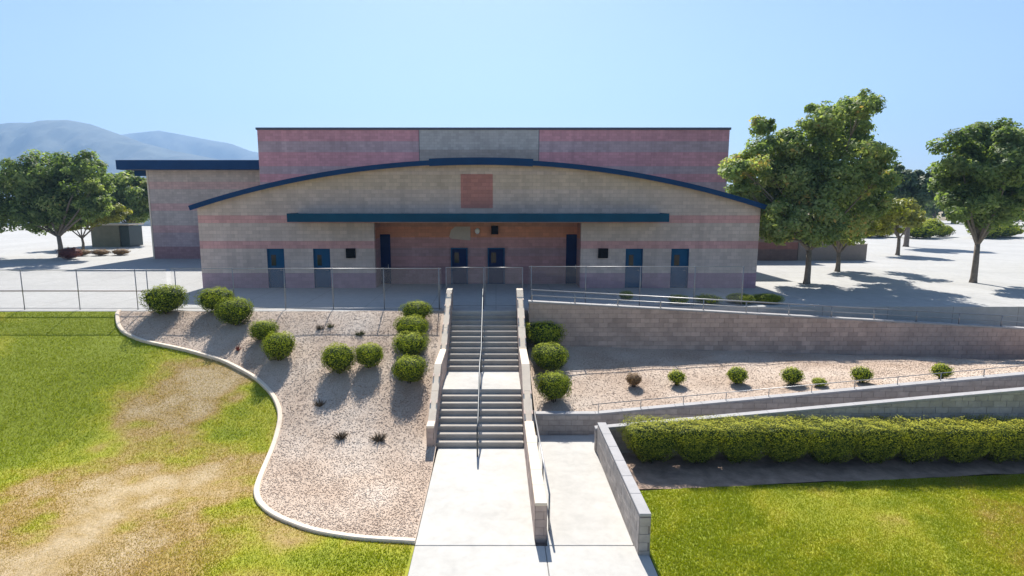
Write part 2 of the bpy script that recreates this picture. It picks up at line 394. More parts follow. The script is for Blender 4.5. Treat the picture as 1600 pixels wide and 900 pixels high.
# grass blades
def blades(name, x, y, z, dry, hmin=.025, hmax=.06):
    n = len(x); a = rng.uniform(0, 2*np.pi, n); h = rng.uniform(hmin, hmax, n) * (1 - .45 * dry); wd = rng.uniform(.007, .014, n)
    lx = rng.normal(0, .35, n) * h; ly = rng.normal(0, .35, n) * h
    p0 = np.stack([x - np.cos(a)*wd, y - np.sin(a)*wd, z], 1); p1 = np.stack([x + np.cos(a)*wd, y + np.sin(a)*wd, z], 1); p2 = np.stack([x + lx, y + ly, z + h], 1)
    V = np.stack([p0, p1, p2], 1).reshape(-1, 3); Fc = np.arange(3*n).reshape(-1, 3)
    t = np.clip(dry + rng.normal(0, .09, n), 0, 1)
    o = npmesh(name, V, Fc, M_blade, kind='stuff', attr=np.repeat(t, 3))
    return o
def near_pts(n, x0, x1, y0, y1, power=1.5):
    y = y0 + (y1 - y0) * rng.random(n) ** power; x = x0 + (x1 - x0) * rng.random(n)
    k = np.abs(x - .5) < y * 1.02 + 1.5
    return x[k], y[k]
x, y = near_pts(420000, -26, -1.9, 10.2, EDGE-.05)
k = x < np.where(y > yend, xc(y), PADL) - .06; x, y = x[k], y[k]
tag(blades('grass', x, y, Hs(y) - .012, dryness(x, y)), 'short grass with green and dried brown patches on the left lawn', 'grass')
x, y = near_pts(230000, PADR+.03, 18.5, 10.2, 16.2, 1.1)
k = y < 14.85 + (x - 3.5) * .085 - .03 + .1*(vnoise(x, y, 3)-.5); x, y = x[k], y[k]
tag(blades('grass', x, y, np.full(len(x), LOW-.01), dryR(x, y)), 'bright green grass of the right lawn below the hedge', 'grass')
# pebbles
def pebbles(name, x, y, z, t):
    n = len(x); s = rng.uniform(.008, .021, n) * rng.uniform(.7, 1.3, n); a = rng.uniform(0, 6.28, n)
    base = np.array([(1,0,0),(0,1,0),(-1,0,0),(0,-1,0),(0,0,.38),(0,0,-.5)], float)
    fc = np.array([(0,1,4),(1,2,4),(2,3,4),(3,0,4),(1,0,5),(2,1,5),(3,2,5),(0,3,5)])
    v = base[None] * rng.uniform(.7, 1.3, (n, 6, 3)) * s[:, None, None]
    c_, s_ = np.cos(a)[:, None], np.sin(a)[:, None]
    vx = v[..., 0]*c_ - v[..., 1]*s_; vy = v[..., 0]*s_ + v[..., 1]*c_
    V = np.stack([vx + x[:, None], vy + y[:, None], v[..., 2] + z[:, None]], 2).reshape(-1, 3)
    Fc = (fc[None] + (np.arange(n)*6)[:, None, None]).reshape(-1, 3)
    return npmesh(name, V, Fc, M_pebble, kind='stuff', attr=np.repeat(t, 6))
x, y = near_pts(110000, -19, -1.9, yend, EDGE, 1.3); k = (x > xc(y) + .1) & (x < np.where(y > 17.2, SX0-.4, PADL-.03)); x, y = x[k], y[k]
tag(pebbles('gravel', x, y, Hs(y) + .018 + .05 * (vnoise(x, y, 1.1, 4) - .5) * np.clip(np.minimum((x - xc(y)) * 3, (np.where(y > 17.2, SX0 - .05, PADL) - x) * 3), 0, 1), np.clip(fbm(x, y, .8, 2)*1.0-.1 + rng.normal(0, .22, len(x)), 0, 1)), 'pinkish tan gravel covering the sloping bed left of the stairs', 'gravel')
x, y = near_pts(36000, 1.4, 24, 19.1, 24.2, 1)
tag(pebbles('gravel', x, y, np.array([Hbed(a, b) for a, b in zip(x, y)]) + .006 + .06 * (vnoise(x, y, 1.1, 4) - .5), np.clip(fbm(x, y, .8, 2)*.9-.15 + rng.normal(0, .2, len(x)), 0, 1)), 'reddish tan gravel in the bed between the two ramps', 'gravel')

# ------------------------------------------------------------------ concrete walk, ramps
wk = bpy.data.objects.new('walkway', None); C.objects.link(wk); wk['kind'] = 'structure'; wk.location = (0, 12, LOW)
YJ = 12.3; LANDY = 17.65
def slab(x0, x1, y0, y1, zt=LOW): obj('concrete_slab', bx(x0+.006, x1-.006, y0+.008, y1-.008, zt-.2, zt, bev=.012), M_conc, wk)
W1a, W1b = .92, 1.18; W2a, W2b = 3.2, 3.44
for a, b in ((YJ, LANDY), (6.9, YJ), (1.5, 6.9), (-4, 1.5)):
    slab(PADL, W1a-.004 if b > 12.6 else 1.13, a, b)
    slab(1.186 if b > 12.6 else 1.13, PADR-.01 if b < 12.6 else 3.19, a, b if b < 17 else 18.68)
obj('slab_bed', bx(PADL, PADR-.02, -4, 18.6, LOW-.4, LOW-.19), M_mortar, wk)

def ramp_floor(name, f, x0, x1, y0, y1, m):
    bm = bmesh.new(); 
    v = [bm.verts.new(p) for p in ((x0,y0,f(x0)),(x1,y0,f(x1)),(x1,y1,f(x1)),(x0,y1,f(x0)),(x0,y0,f(x0)-.3),(x1,y0,f(x1)-.3),(x1,y1,f(x1)-.3),(x0,y1,f(x0)-.3))]
    for q in ((0,1,2,3),(7,6,5,4),(0,4,5,1),(1,5,6,2),(2,6,7,3),(3,7,4,0)): bm.faces.new([v[i] for i in q])
    return obj(name, bm, m, wk)
ramp_floor('ramp_slab', lambda x: rfloor(x)-.004, 3.16, 24.2, 17.54, 18.76, M_conc)
ramp_floor('ramp_slab', lambda x: ufloor(x)-.004, 1.41, 24.2, 24.64, 26.0, M_conc)
obj('turn_slab', bx(24.21, 25.7, 17.54, 26.0, -1.5, -1.2), M_conc, wk)

# ------------------------------------------------------------------ block walls
full_mesh = {}
def full_block(w, h, d, m):
    k = (round(w, 3), round(h, 3), d, m.name)
    if k not in full_mesh:
        bm = bx(-w/2, w/2, -d/2, d/2, -h/2, h/2); me = bpy.data.meshes.new('block'); bm.to_mesh(me); bm.free(); me.materials.append(m); full_mesh[k] = me
    return full_mesh[k]
def face_blocks(parent, kind_axis, fixed, nrm, top, base, u0, u1, zlow, m, budget):
    """courses of split-face block 0.4 x 0.2 m standing 15 mm proud of the core. kind_axis: 'x' wall runs along x, 'y' along y"""
    BW, BH, D, J = .4, .2, .045, .005
    zmax = max(top(u) for u in np.linspace(u0, u1, 60)); o0 = off(parent); cells = []
    r = math.floor(zlow / BH)
    while r * BH < zmax:
        z0, z1 = r*BH, (r+1)*BH
        u = u0 - (BW/2 if r % 2 else 0)
        while u < u1 - .02:
            a, b = max(u, u0), min(u + BW, u1); u += BW
            if b - a < .05: continue
            mid = (a+b)/2
            if z1 < base(mid) - .02 or z0 > max(top(a), top(b), top(mid)) - .03: continue
            cells.append((a, b, z0, z1))
        r += 1
    cells.sort(key=lambda c: -abs(c[2]) * 0 - (c[1]-c[0])*(c[3]-c[2]))
    leftover = bmesh.new(); n_left = 0
    for i, (a, b, z0, z1) in enumerate(cells):
        ta, tb = top(a+J), top(b-J); 
        zl = z0 + J; za, zb = min(z1-J, ta), min(z1-J, tb)
        c0 = fixed + nrm * (.015 - D/2)
        if abs(za-(z1-J)) < 1e-6 and abs(zb-(z1-J)) < 1e-6 and i < budget:
            me = full_block(b-a-2*J, BH-2*J, D, m) if kind_axis == 'x' else None
            if kind_axis == 'x': loc = Vector(((a+b)/2, c0 + nrm*rnd.uniform(-.003, .004), (z0+z1)/2))
            else:
                k = ('y', round(b-a, 3), m.name)
                if k not in full_mesh:
                    bm = bx(-D/2, D/2, -(b-a)/2+J, (b-a)/2-J, -BH/2+J, BH/2-J); mm = bpy.data.meshes.new('block'); bm.to_mesh(mm); bm.free(); mm.materials.append(m); full_mesh[k] = mm
                me = full_mesh[k]; loc = Vector((c0 + nrm*rnd.uniform(-.003, .004), (a+b)/2, (z0+z1)/2))
            o = bpy.data.objects.new('block', me); C.objects.link(o); o.parent = parent; o.location = loc - o0
            continue
        if za < zl + .02 and zb < zl + .02: continue
        za, zb = max(za, zl+.004), max(zb, zl+.004)
        tgt = bmesh.new() if i < budget else leftover
        q = [(a+J, zl), (b-J, zl), (b-J, zb), (a+J, za)]
        f, bk = fixed + nrm*.015, fixed + nrm*(.015-D)
        mk = (lambda u, z, w: (u, w, z)) if kind_axis == 'x' else (lambda u, z, w: (w, u, z))
        vf = [tgt.verts.new(mk(u, z, f)) for u, z in q]; vb = [tgt.verts.new(mk(u, z, bk)) for u, z in q]
        fs = [tgt.faces.new(vf), tgt.faces.new(list(reversed(vb)))] + [tgt.faces.new((vf[k], vb[k], vb[(k+1)%4], vf[(k+1)%4])) for k in range(4)]
        bmesh.ops.recalc_face_normals(tgt, faces=fs)
        if i < budget: obj('block', tgt, m, parent)
        else: n_left += 1
    if n_left: obj('block', leftover, m, parent, kind='stuff')
    else: leftover.free()
def wall(name, axis, a0, a1, f0, f1, topline, zbot, label, m, mcap, faces=(), ends=(), budget=300, base=None, capt=.07, cat='wall'):
    """wall running along `axis` from a0 to a1, between f0 and f1 across; topline = [(u, z)]"""
    top = lerp_poly(topline); mk = (lambda u, w, z: (u, w, z)) if axis == 'x' else (lambda u, w, z: (w, u, z))
    loc = mk((a0+a1)/2, (f0+f1)/2, min(t[1] for t in topline) - 1)
    root = empty(name, loc, label, cat)
    us = [a0] + [t[0] for t in topline if a0+.001 < t[0] < a1-.001] + [a1]
    bm = bmesh.new(); prev = None
    for u in us:
        ring = [bm.verts.new(mk(u, f0, zbot)), bm.verts.new(mk(u, f1, zbot)), bm.verts.new(mk(u, f1, top(u))), bm.verts.new(mk(u, f0, top(u)))]
        if prev:
            for k in range(4): bm.faces.new((prev[k], prev[(k+1)%4], ring[(k+1)%4], ring[k]))
        else: bm.faces.new(ring)
        prev = ring
    bm.faces.new(list(reversed(prev))); bmesh.ops.recalc_face_normals(bm, faces=bm.faces)
    obj('wall_core', bm, M_mortar, root)
    for nrm in faces:
        face_blocks(root, axis, f1 if nrm > 0 else f0, nrm, lambda u: top(u)-.002, base or (lambda u: zbot), a0, a1, zbot, m, budget // len(faces))
    for nrm in ends:
        e = a1 if nrm > 0 else a0
        face_blocks(root, 'y' if axis == 'x' else 'x', e, nrm, lambda u: top(e)-.002, base and (lambda u: base(e)) or (lambda u: zbot), f0, f1, zbot, m, 40)
    # cap stones
    L = .9
    for ua, ub in zip(us, us[1:]):
        n = max(1, round((ub-ua)/L))
        for i in range(n):
            a = ua + (ub-ua)*i/n; b = ua + (ub-ua)*(i+1)/n
            if a == a0: a -= .03
            if b == a1: b += .03
            ta, tb = top(a) if a > a0 else top(a0), top(b) if b < a1 else top(a1)
            g = .003; bm = bmesh.new()
            v = [bm.verts.new(mk(*q)) for q in ((a+g,f0-.012,ta),(b-g,f0-.012,tb),(b-g,f1+.012,tb),(a+g,f1+.012,ta),(a+g,f0-.012,ta+capt),(b-g,f0-.012,tb+capt),(b-g,f1+.012,tb+capt),(a+g,f1+.012,ta+capt))]
            for q in ((0,3,2,1),(4,5,6,7),(0,1,5,4),(1,2,6,5),(2,3,7,6),(3,0,4,7)): bm.faces.new([v[k] for k in q])
            bmesh.ops.recalc_face_normals(bm, faces=bm.faces)
            bmesh.ops.bevel(bm, geom=list(bm.edges), offset=.008, segments=1, affect='EDGES')
            obj('cap_stone', bm, mcap, root)
    return root
# stairs profile
ZL = -1.85; U0, U1 = 25.1, 21.98; L1 = 19.8; L2 = 17.65
CH = .85
cheek = [(17.2, LOW+CH), (L2, LOW+CH), (L1, ZL+CH), (U1, ZL+CH), (U0, CH), (25.65, CH)]
stair_z = lerp_poly([(17.2, LOW), (L2, LOW), (L1, ZL), (U1, ZL), (U0, 0), (25.6, 0)])
wall('stair_wall', 'y', 17.2, 25.65, -2.17, SX0-.002, cheek, LOW-.3, 'low stepped block wall with cream cap along the left edge of the stairs', M_block, M_cap, faces=(1, -1), ends=(-1,), base=lambda y: min(stair_z(y), float(Hs(y)))-.3)
wall('stair_wall', 'y', 12.55, 25.65, W1a, W1b, [(12.55, LOW+CH)] + cheek[1:], LOW-.3, 'long cream capped block wall between the stairs and the ramp landing', M_block, M_cap, faces=(-1, 1), ends=(-1,), base=lambda y: stair_z(y)-.25)
wall('ramp_wall', 'y', 11.95, 17.27, W2a, W2b, [(11.95, -2.17), (17.27, -2.17)], LOW-.3, 'short grey block wall on the lawn side of the lower ramp landing', M_blockg, M_capg, faces=(-1, 1), ends=(-1,))
wall('ramp_wall', 'x', 3.16, 25.7, 17.3, 17.52, [(3.16, rfloor(3.16)+.75), (25.7, rfloor(25.7)+.75)], LOW-.3, 'sloping grey block wall of the lower ramp rising behind the hedge', M_blockg, M_capg, faces=(-1,), ends=(-1,), budget=300)
wall('ramp_wall', 'x', 1.38, 24.2, 18.78, 19.02, [(1.38, -2.45), (3.4, -2.45), (24.2, rfloor(24.2)+.68)], LOW-.3, 'sloping grey block wall along the lower edge of the right gravel bed', M_blockg, M_capg, faces=(-1,), budget=300, base=lambda x: rfloor(max(3.4, x))-.15)
wall('retaining_wall', 'x', 1.42, 25.7, 24.32, 24.62, [(1.42, .48), (25.7, ufloor(25.7)+.48)], LOW-.3, 'tall reddish block retaining wall of the upper ramp above the gravel bed', M_block, M_capg, faces=(-1,), budget=300, base=lambda x: Hbed(x, 24.3)-.15)

# ------------------------------------------------------------------ stairs
st = empty('concrete_stairs', (-.5, 21, LOW), 'wide pale concrete stairs in two flights climbing to the school plaza', 'stairs')
def flight(y0, z0, y1, z1, n):
    """n risers from (y0, z0) up to (y1, z1): the top riser meets the slab above"""
    rh = (z1-z0)/n; td = (y1-y0)/n
    for i in range(n-1):
        ya = y0 + td*i + td*.5; zt = z0 + rh*(i+1)
        b = bmesh.new(); box(b, SX0+.004, SX1-.006, ya, ya + td + .02, zt-rh-.12, zt, bev=.014)
        s = obj('step', b, M_step, st)
        obj('nosing_strip', bx(SX0+.05, SX1-.05, ya+.03, ya+.07, zt+.0005, zt+.004), M_darkgroove, s)
M_darkgroove = simple('tread groove', (.28, .26, .24), .95)
flight(L2-.12, LOW, L1+.12, ZL, 8)
flight(U1-.12, ZL, U0+.1, 0, 11)
obj('landing', bx(SX0+.004, SX1-.006, L1-.02, U1+.3, ZL-.25, ZL, bev=.012), M_conc, st)
obj('stair_base', poly_prism(bmesh.new(), [(SX0+.01, L2+.6), (SX1-.01, L2+.6), (SX1-.01, 25.05), (SX0+.01, 25.05)], LOW-.3, LOW+.02), M_mortar, st)
obj('top_landing_edge', bx(SX0+.004, SX1-.006, U0-.18, U0-.003, -.3, .002, bev=.012), M_conc, st)

def rail(name, pts, label, m, posts, drop=.9, r=.024, mid=0, infill=None, cat='handrail', zf=None):
    """pipe rail along pts, posts = list of (x, y, zbase, ztop)"""
    root = empty(name, (pts[0][0], pts[0][1], pts[0][2]-drop), label, cat)
    obj('top_rail', tube(bmesh.new(), pts, r, 8), m, root, smooth=True)
    if mid: obj('mid_rail', tube(bmesh.new(), [(a, b, c-mid) for a, b, c in pts], r*.8, 8), m, root, smooth=True)
    for x, y, z0, z1 in posts: obj('post', tube(bmesh.new(), [(x, y, z0), (x, y, z1)], r, 8), m, root, smooth=True)
    return root
tl = lambda y: stair_z(y) + .92
cxm = -.58
pts = [(cxm, 17.0, LOW+.55), (cxm, 17.0, LOW+.92), (cxm, L2, LOW+.92), (cxm, L1, ZL+.92), (cxm, U1, ZL+.92), (cxm, U0, .92), (cxm, 25.5, .92)]
rail('handrail', pts, 'dark pipe handrail running down the middle of the concrete stairs', M_darkmetal,
     [(cxm, y, stair_z(y)-.12, tl(y)-.01) for y in (17.02, 18.7, 19.9, 21.9, 23.5, 25.45)], mid=.0, r=.027)
rr = W1b + .10
pts = [(rr, y, LOW+.93) for y in (12.9, 18.5)]
rail('handrail', pts, 'grey pipe handrail on the ramp side of the long stair wall', M_steel, [(rr, y, LOW, LOW+.93) for y in (12.93, 14.8, 16.7, 18.47)], r=.022)
# rail above the lower ramp (on bed side) and above the upper ramp wall
pts = [(3.3, 18.9, rfloor(3.4)+1.0), (24, 18.9, rfloor(24)+1.0)]
rail('ramp_railing', pts, 'thin grey pipe railing on the wall between gravel bed and lower ramp', M_steel, [(x, 18.9, rfloor(max(x, 3.4))+.70, rfloor(x)+.99) for x in np.arange(3.5, 24, 1.45)], r=.013, cat='railing', drop=.4)
pts = [(1.5, 24.47, 1.02), (24, 24.47, ufloor(24)+1.02)]
rl = rail('ramp_railing', pts, 'grey pipe railing on top of the tall reddish retaining wall', M_steel, [(x, 24.47, ufloor(x)+.5, ufloor(x)+1.02) for x in np.arange(1.55, 24, 1.85)], r=.026, mid=.24, cat='railing', drop=.5)

# ------------------------------------------------------------------ chain link fence along the plaza edge
def fence(x0, x1, y, zt, posts, label, rm, rail_m, wire=True):
    root = empty('chain_link_fence', ((x0+x1)/2, y, 0), label, 'fence')
    for x in posts: 
        p = obj('post', tube(bmesh.new(), [(x, y, 0), (x, y, zt+.03)], .021, 8), rm, root, smooth=True)
    obj('top_rail', tube(bmesh.new(), [(x0, y, zt), (x1, y, zt)], .017, 8), rm, root, smooth=True)
    if rail_m is not rm: obj('mid_rail', tube(bmesh.new(), [(x0, y, .84), (x1, y, .84)], .024, 8), rail_m, root, smooth=True)
    obj('bottom_rail', tube(bmesh.new(), [(x0, y, .06), (x1, y, .06)], .016, 6), rm, root, smooth=True)
    if wire:
        s = .065; r = .0022; V = []; Fc = []
        for d in (1, -1):
            for c in np.arange(x0 - zt, x1 + zt, s):
                # line x = c + d*t, z = .07+t
                t0, t1 = 0, zt-.08
                xa, xb = c + d*t0, c + d*t1; za, zb = .07+t0, .07+t1
                lo_, hi = max(0, (x0-c)/d if d > 0 else (x1-c)/d), min(t1, (x1-c)/d if d > 0 else (x0-c)/d)
                if hi - lo_ < .05: continue
                a = np.array([c+d*lo_, y + .03*d*.1, .07+lo_]); b = np.array([c+d*hi, y + .003*d, .07+hi]); n = len(V)
                for q in (a, b):
                    for ang in (0, 2.09, 4.19): V.append(q + np.array([math.cos(ang)*r*-d*.7, math.sin(ang)*r, math.cos(ang)*r*.7]))
                for k in range(3): Fc.append((n+k, n+(k+1)%3, n+3+(k+1)%3, n+3+k))
        npmesh('wire_mesh', np.array(V), Fc, M_mesh, root, kind='stuff')
    return root
FY = 25.3; FT = 1.84
fence(-30, -14.6, FY, 1.78, [X(p, FY, .9) for p in (-220, -130, -50, 35, 122, 213, 231)] , 'chain link fence with brown middle rail behind the far left lawn', M_steel, M_brownpipe)
fence(-14.4, -2.42, FY, FT, [X(p, FY, .9) for p in (275, 365, 445, 520, 600, 686)], 'chain link fence along the plaza above the shrub bed, left of the stairs', M_steel, M_steel)
fence(1.5, 11.4, 26.25, FT-.02, [X(p, 26.25, .9) for p in (830, 915, 1000, 1085, 1160)], 'chain link fence on the plaza behind the upper ramp railing', M_steel, M_steel)
g = empty('chain_link_gate', (-.5, FY, 0), 'pair of closed chain link gates at the head of the stairs', 'gate')
for a, b in ((-2.25, -.56), (-.5, 1.2)):
    for x in (a, b): obj('gate_stile', tube(bmesh.new(), [(x, FY+.45, .08), (x, FY+.45, FT)], .015, 8), M_steel, g, smooth=True)
    for z in (.1, FT): obj('gate_rail', tube(bmesh.new(), [(a, FY+.45, z), (b, FY+.45, z)], .013, 8), M_steel, g, smooth=True)
    V = []; Fc = []
    for d in (1, -1):
        for c in np.arange(a-FT, b+FT, .065):
            lo_, hi = (max(0, a-c), min(FT-.1, b-c)) if d > 0 else (max(0, c-b), min(FT-.1, c-a))
            if hi-lo_ < .05: continue
            n = len(V)
            for t in (lo_, hi):
                for ang in (0, 2.09, 4.19): V.append((c+d*t+math.cos(ang)*-.0016*d, FY+.45+math.sin(ang)*.0022, .1+t+math.cos(ang)*.0016))
            for k in range(3): Fc.append((n+k, n+(k+1)%3, n+3+(k+1)%3, n+3+k))
    npmesh('wire_mesh', np.array(V), Fc, M_mesh, g, kind='stuff')

# ------------------------------------------------------------------ the school
D0 = 31.8
sb = empty('school_building', (-.9, 38, 0), 'low block school hall with arched navy eave, teal canopy and tall mauve gym behind', 'school building')
zE = Z(322, D0-.5)                                        # eave ends
xL, xR = X(313, D0, 2), X(1184, D0, 2); cxb = (xL+xR)/2; half = (xR-xL)/2
zTop = Z(251, D0-.5); rise = zTop - zE; RR = (half*half + rise*rise) / (2*rise); zc_ = zTop - RR
arc = lambda x: zc_ + math.sqrt(max(0, RR*RR - (x-cxb)**2))
def wall_openings(x0, x1, y, t, topf, ops, name, m, parent, nseg=40, zb=0.0):
    """front wall with arched top and rectangular openings (x0, x1, z0, z1), thickness t going back"""
    xsn = sorted(set([round(v, 4) for v in list(np.linspace(x0, x1, nseg)) + [o[0] for o in ops] + [o[1] for o in ops]]))
    zs = sorted(set([zb] + [o[2] for o in ops] + [o[3] for o in ops])); bm = bmesh.new()
    inside = lambda x, z: any(o[0] < x < o[1] and o[2] < z < o[3] for o in ops)
    for xa, xb in zip(xsn, xsn[1:]):
        for i, za in enumerate(zs):
            zbb = zs[i+1] if i+1 < len(zs) else None
            mid = (za + (zbb if zbb is not None else za+.2)) / 2
            if inside((xa+xb)/2, mid): continue
            pa, pb = (topf(xa), topf(xb)) if zbb is None else (zbb, zbb)
            bm.faces.new([bm.verts.new(p) for p in ((xa, y, za), (xb, y, za), (xb, y, pb), (xa, y, pa))])
            if zbb is None:
                bm.faces.new([bm.verts.new(p) for p in ((xa, y, pa), (xb, y, pb), (xb, y+t, pb), (xa, y+t, pa))])
    for (a, b, z0, z1) in ops:
        for q in (((a,y,z0),(a,y,z1),(a,y+t,z1),(a,y+t,z0)), ((b,y,z0),(b,y+t,z0),(b,y+t,z1),(b,y,z1)), ((a,y,z1),(b,y,z1),(b,y+t,z1),(a,y+t,z1))):
            bm.faces.new([bm.verts.new(p) for p in q])
    for xx_ in (x0, x1): bm.faces.new([bm.verts.new(p) for p in ((xx_, y, zb), (xx_, y+t, zb), (xx_, y+t, topf(xx_)), (xx_, y, topf(xx_)))])
    bmesh.ops.remove_doubles(bm, verts=bm.verts, dist=.0005)
    return obj(name, bm, m, parent)
xd = lambda p: X(p, D0, 1.2)
doors = [(xd(418), xd(445)), (xd(490), xd(516.5)), (xd(977), xd(1004)), (xd(1048), xd(1076))]
boxes = [(xd(542), xd(556.5)), (xd(934), xd(949))]
rx0, rx1 = xd(586), xd(907); zS = 3.62; DH = 2.2
ops = [(a, b, 0, DH) for a, b in doors] + [(rx0, rx1, 0, zS)]
bzs = (Z(403, D0), Z(388, D0))
wall_openings(xL, xR, D0, .3, lambda x: arc(x) - .06, ops, 'front_wall', M_front, sb, 60)
def door(x0, x1, yf, m, zt=DH, dbl=False):
    d = obj('door', bx(x0+.07, x1-.07, yf+.09, yf+.14, .015, zt-.07, bev=.004), m, sb)
    f = bmesh.new(); box(f, x0, x0+.066, yf+.05, yf+.17, 0, zt); box(f, x1-.066, x1, yf+.05, yf+.17, 0, zt); box(f, x0+.067, x1-.067, yf+.05, yf+.17, zt-.066, zt)
    obj('door_frame', f, M_frame, d)
    obj('door_handle', tube(bmesh.new(), [(x1-.17, yf+.085, .98), (x1-.17, yf+.03, 1.0), (x1-.30, yf+.03, 1.0)], .012, 6), M_steel, d, smooth=True)
    v = obj('vision_panel', bx(x0+.2, x1-.5, yf+.083, yf+.0895, 1.25, 1.85), M_glass, d)
    return d
mg, n, l, p = mat('dark glass'); p.inputs['Base Color'].default_value = (.01, .015, .02, 1); p.inputs['Roughness'].default_value = .06; M_glass = mg
for a, b in doors: door(a, b, D0, M_door)
def backing(x0, x1, z1, y): obj('door_backing', bx(x0-.05, x1+.05, y+.18, y+.22, 0, z1+.05), M_black, sb)
for a, b in doors: backing(a, b, DH, D0)
# square dark louvred vents
for a, b in boxes:
    v = obj('vent_box', bx(a, b, D0-.14, D0-.003, bzs[0], bzs[1], bev=.01), M_black, sb)
    for k in range(5):
        z = bzs[0] + (bzs[1]-bzs[0])*(k+.6)/5.4
        obj('louvre', bx(a+.04, b-.04, D0-.165, D0-.141, z-.012, z+.012), M_black, v)
# entrance recess
BY = 33.5
obj('recess_wall', bx(rx0-.1, rx1+.1, BY, BY+.25, 0, zS+.05), M_recess, sb)
for xa, xb in ((rx0-.25, rx0-.003), (rx1+.003, rx1+.25)): obj('recess_side', bx(xa, xb, D0+.302, BY-.002, 0, zS+.05), M_recess, sb)
obj('recess_ceiling', bx(rx0-.1, rx1+.1, D0+.302, BY-.002, zS+.003, zS+.12), M_slate, sb)
cdz = [(X(705, BY, 1), X(731, BY, 1)), (X(762, BY, 1), X(788.5, BY, 1))]
for a, b in cdz: door(a, b, BY-.19, M_doord, 2.12)
# fixtures above the entrance doors
sgn = bmesh.new(); sx0, sx1 = X(702, BY, 3), X(735, BY, 3); sz0, sz1 = Z(373, BY), Z(354, BY)
vs = [(sx0, sz0+.12), (sx0+.12, sz0), (sx1, sz0-.1), (sx1, sz1), (sx0+.35, sz1), (sx0+.1, sz1-.2)]
a_ = [sgn.verts.new((q[0], BY-.06, q[1])) for q in vs]; b_ = [sgn.verts.new((q[0], BY-.002, q[1])) for q in vs]
sgn.faces.new(a_); sgn.faces.new(list(reversed(b_)))
for k in range(6): sgn.faces.new((a_[k], b_[k], b_[(k+1)%6], a_[(k+1)%6]))
bmesh.ops.recalc_face_normals(sgn, faces=sgn.faces); obj('sign_panel', sgn, M_sign, sb)
lx = X(746, BY, 3); bm = bmesh.new(); bmesh.ops.create_uvsphere(bm, u_segments=16, v_segments=10, radius=.15); bmesh.ops.scale(bm, vec=(1, .6, 1), verts=bm.verts); bmesh.ops.translate(bm, verts=bm.verts, vec=(lx, BY-.1, Z(361, BY)))
lf = obj('wall_light', bm, M_white, sb, smooth=True); obj('light_bracket', bx(lx-.07, lx+.07, BY-.06, BY-.002, Z(361, BY)-.18, Z(361, BY)+.18), M_steel, lf)
bxx = X(773, BY, 3); spk = obj('speaker_box', bx(bxx-.2, bxx+.2, BY-.22, BY-.002, Z(366, BY), Z(353, BY), bev=.015), M_black, sb)
# canopy
ca, cb = X(448, 30.2, 4), X(1046, 30.2, 4); z0c, z1c = Z(347, 30.2), Z(333.5, 30.2)
cn = obj('canopy', bx(ca+.06, cb-.06, 30.26, D0-.003, z0c+.05, z1c-.05), M_teal, sb)
obj('canopy_fascia', bx(ca, cb, 30.2, 30.258, z0c, z1c, bev=.008), M_teal, cn)
obj('canopy_fascia', bx(ca, ca+.058, 30.26, D0-.004, z0c, z1c), M_teal, cn); obj('canopy_fascia', bx(cb-.058, cb, 30.26, D0-.004, z0c, z1c), M_teal, cn)
nsm = 24
for i in range(1, nsm):
    x = ca + (cb-ca)*i/nsm; obj('standing_seam', bx(x-.012, x+.012, 30.262, D0-.006, z1c-.0495, z1c-.022), M_teal, cn)
for pa, pb in ((592, 611), (884, 903)):  # dark panels added to stand for shade at the recess sides
    so = obj('side_shade_panel', bx(X(pa, BY, 1), X(pb, BY, 1), BY-.06, BY-.003, .02, 2.9, bev=.006), M_doord, sb)
    obj('door_handle', bx(X(pb, BY, 1)-.16, X(pb, BY, 1)-.12, BY-.11, BY-.061, .9, 1.15), M_steel, so)  # made-up handle on the shade panel
# accent panel of salmon block with recess joints
ax0, ax1, az0, az1 = xd(721), xd(770), Z(325, D0), Z(272, D0)
ap = obj('accent_panel', bx(ax0, ax1, D0-.03, D0-.003, az0, az1), M_accent, sb)
# eave: curved fascia and barrel roof
def arc_strip(x0, x1, y0, y1, o0, o1, n=64, over=0):
    bm = bmesh.new(); prev = None
    for i in range(n+1):
        th0 = math.asin((x0-cxb)/RR); th1 = math.asin((x1-cxb)/RR); th = th0 + (th1-th0)*i/n
        s, c = math.sin(th), math.cos(th)
        f = lambda r, y: (cxb + (RR+r)*s, y, zc_ + (RR+r)*c)
        ring = [bm.verts.new(f(o0, y0)), bm.verts.new(f(o1, y0)), bm.verts.new(f(o1, y1)), bm.verts.new(f(o0, y1))]
        if prev:
            for k in range(4): bm.faces.new((prev[k], prev[(k+1)%4], ring[(k+1)%4], ring[k]))
        else: bm.faces.new(ring)
        prev = ring
    bm.faces.new(list(reversed(prev))); bmesh.ops.recalc_face_normals(bm, faces=bm.faces)
    return bm
GY = 44.0
rf = obj('barrel_roof', arc_strip(xL-.2, xR+.2, D0-.38, GY-.01, -.05, .06), M_roof, sb, smooth=False)
obj('eave_fascia', arc_strip(xL-.22, xR+.22, D0-.45, D0-.385, -.17, .09), M_blue, rf)
mx0, mx1 = X(672, D0, 7), X(832, D0, 7)
obj('ridge_fascia', arc_strip(mx0, mx1, D0-.52, D0-.453, -.22, .17, 16), M_blue, rf)
obj('side_wall', bx(xL+.01, xL+.3, D0+.302, GY-.01, 0, zE-.1), M_front, sb); obj('side_wall', bx(xR-.3, xR-.01, D0+.302, GY-.01, 0, zE-.1), M_front, sb)
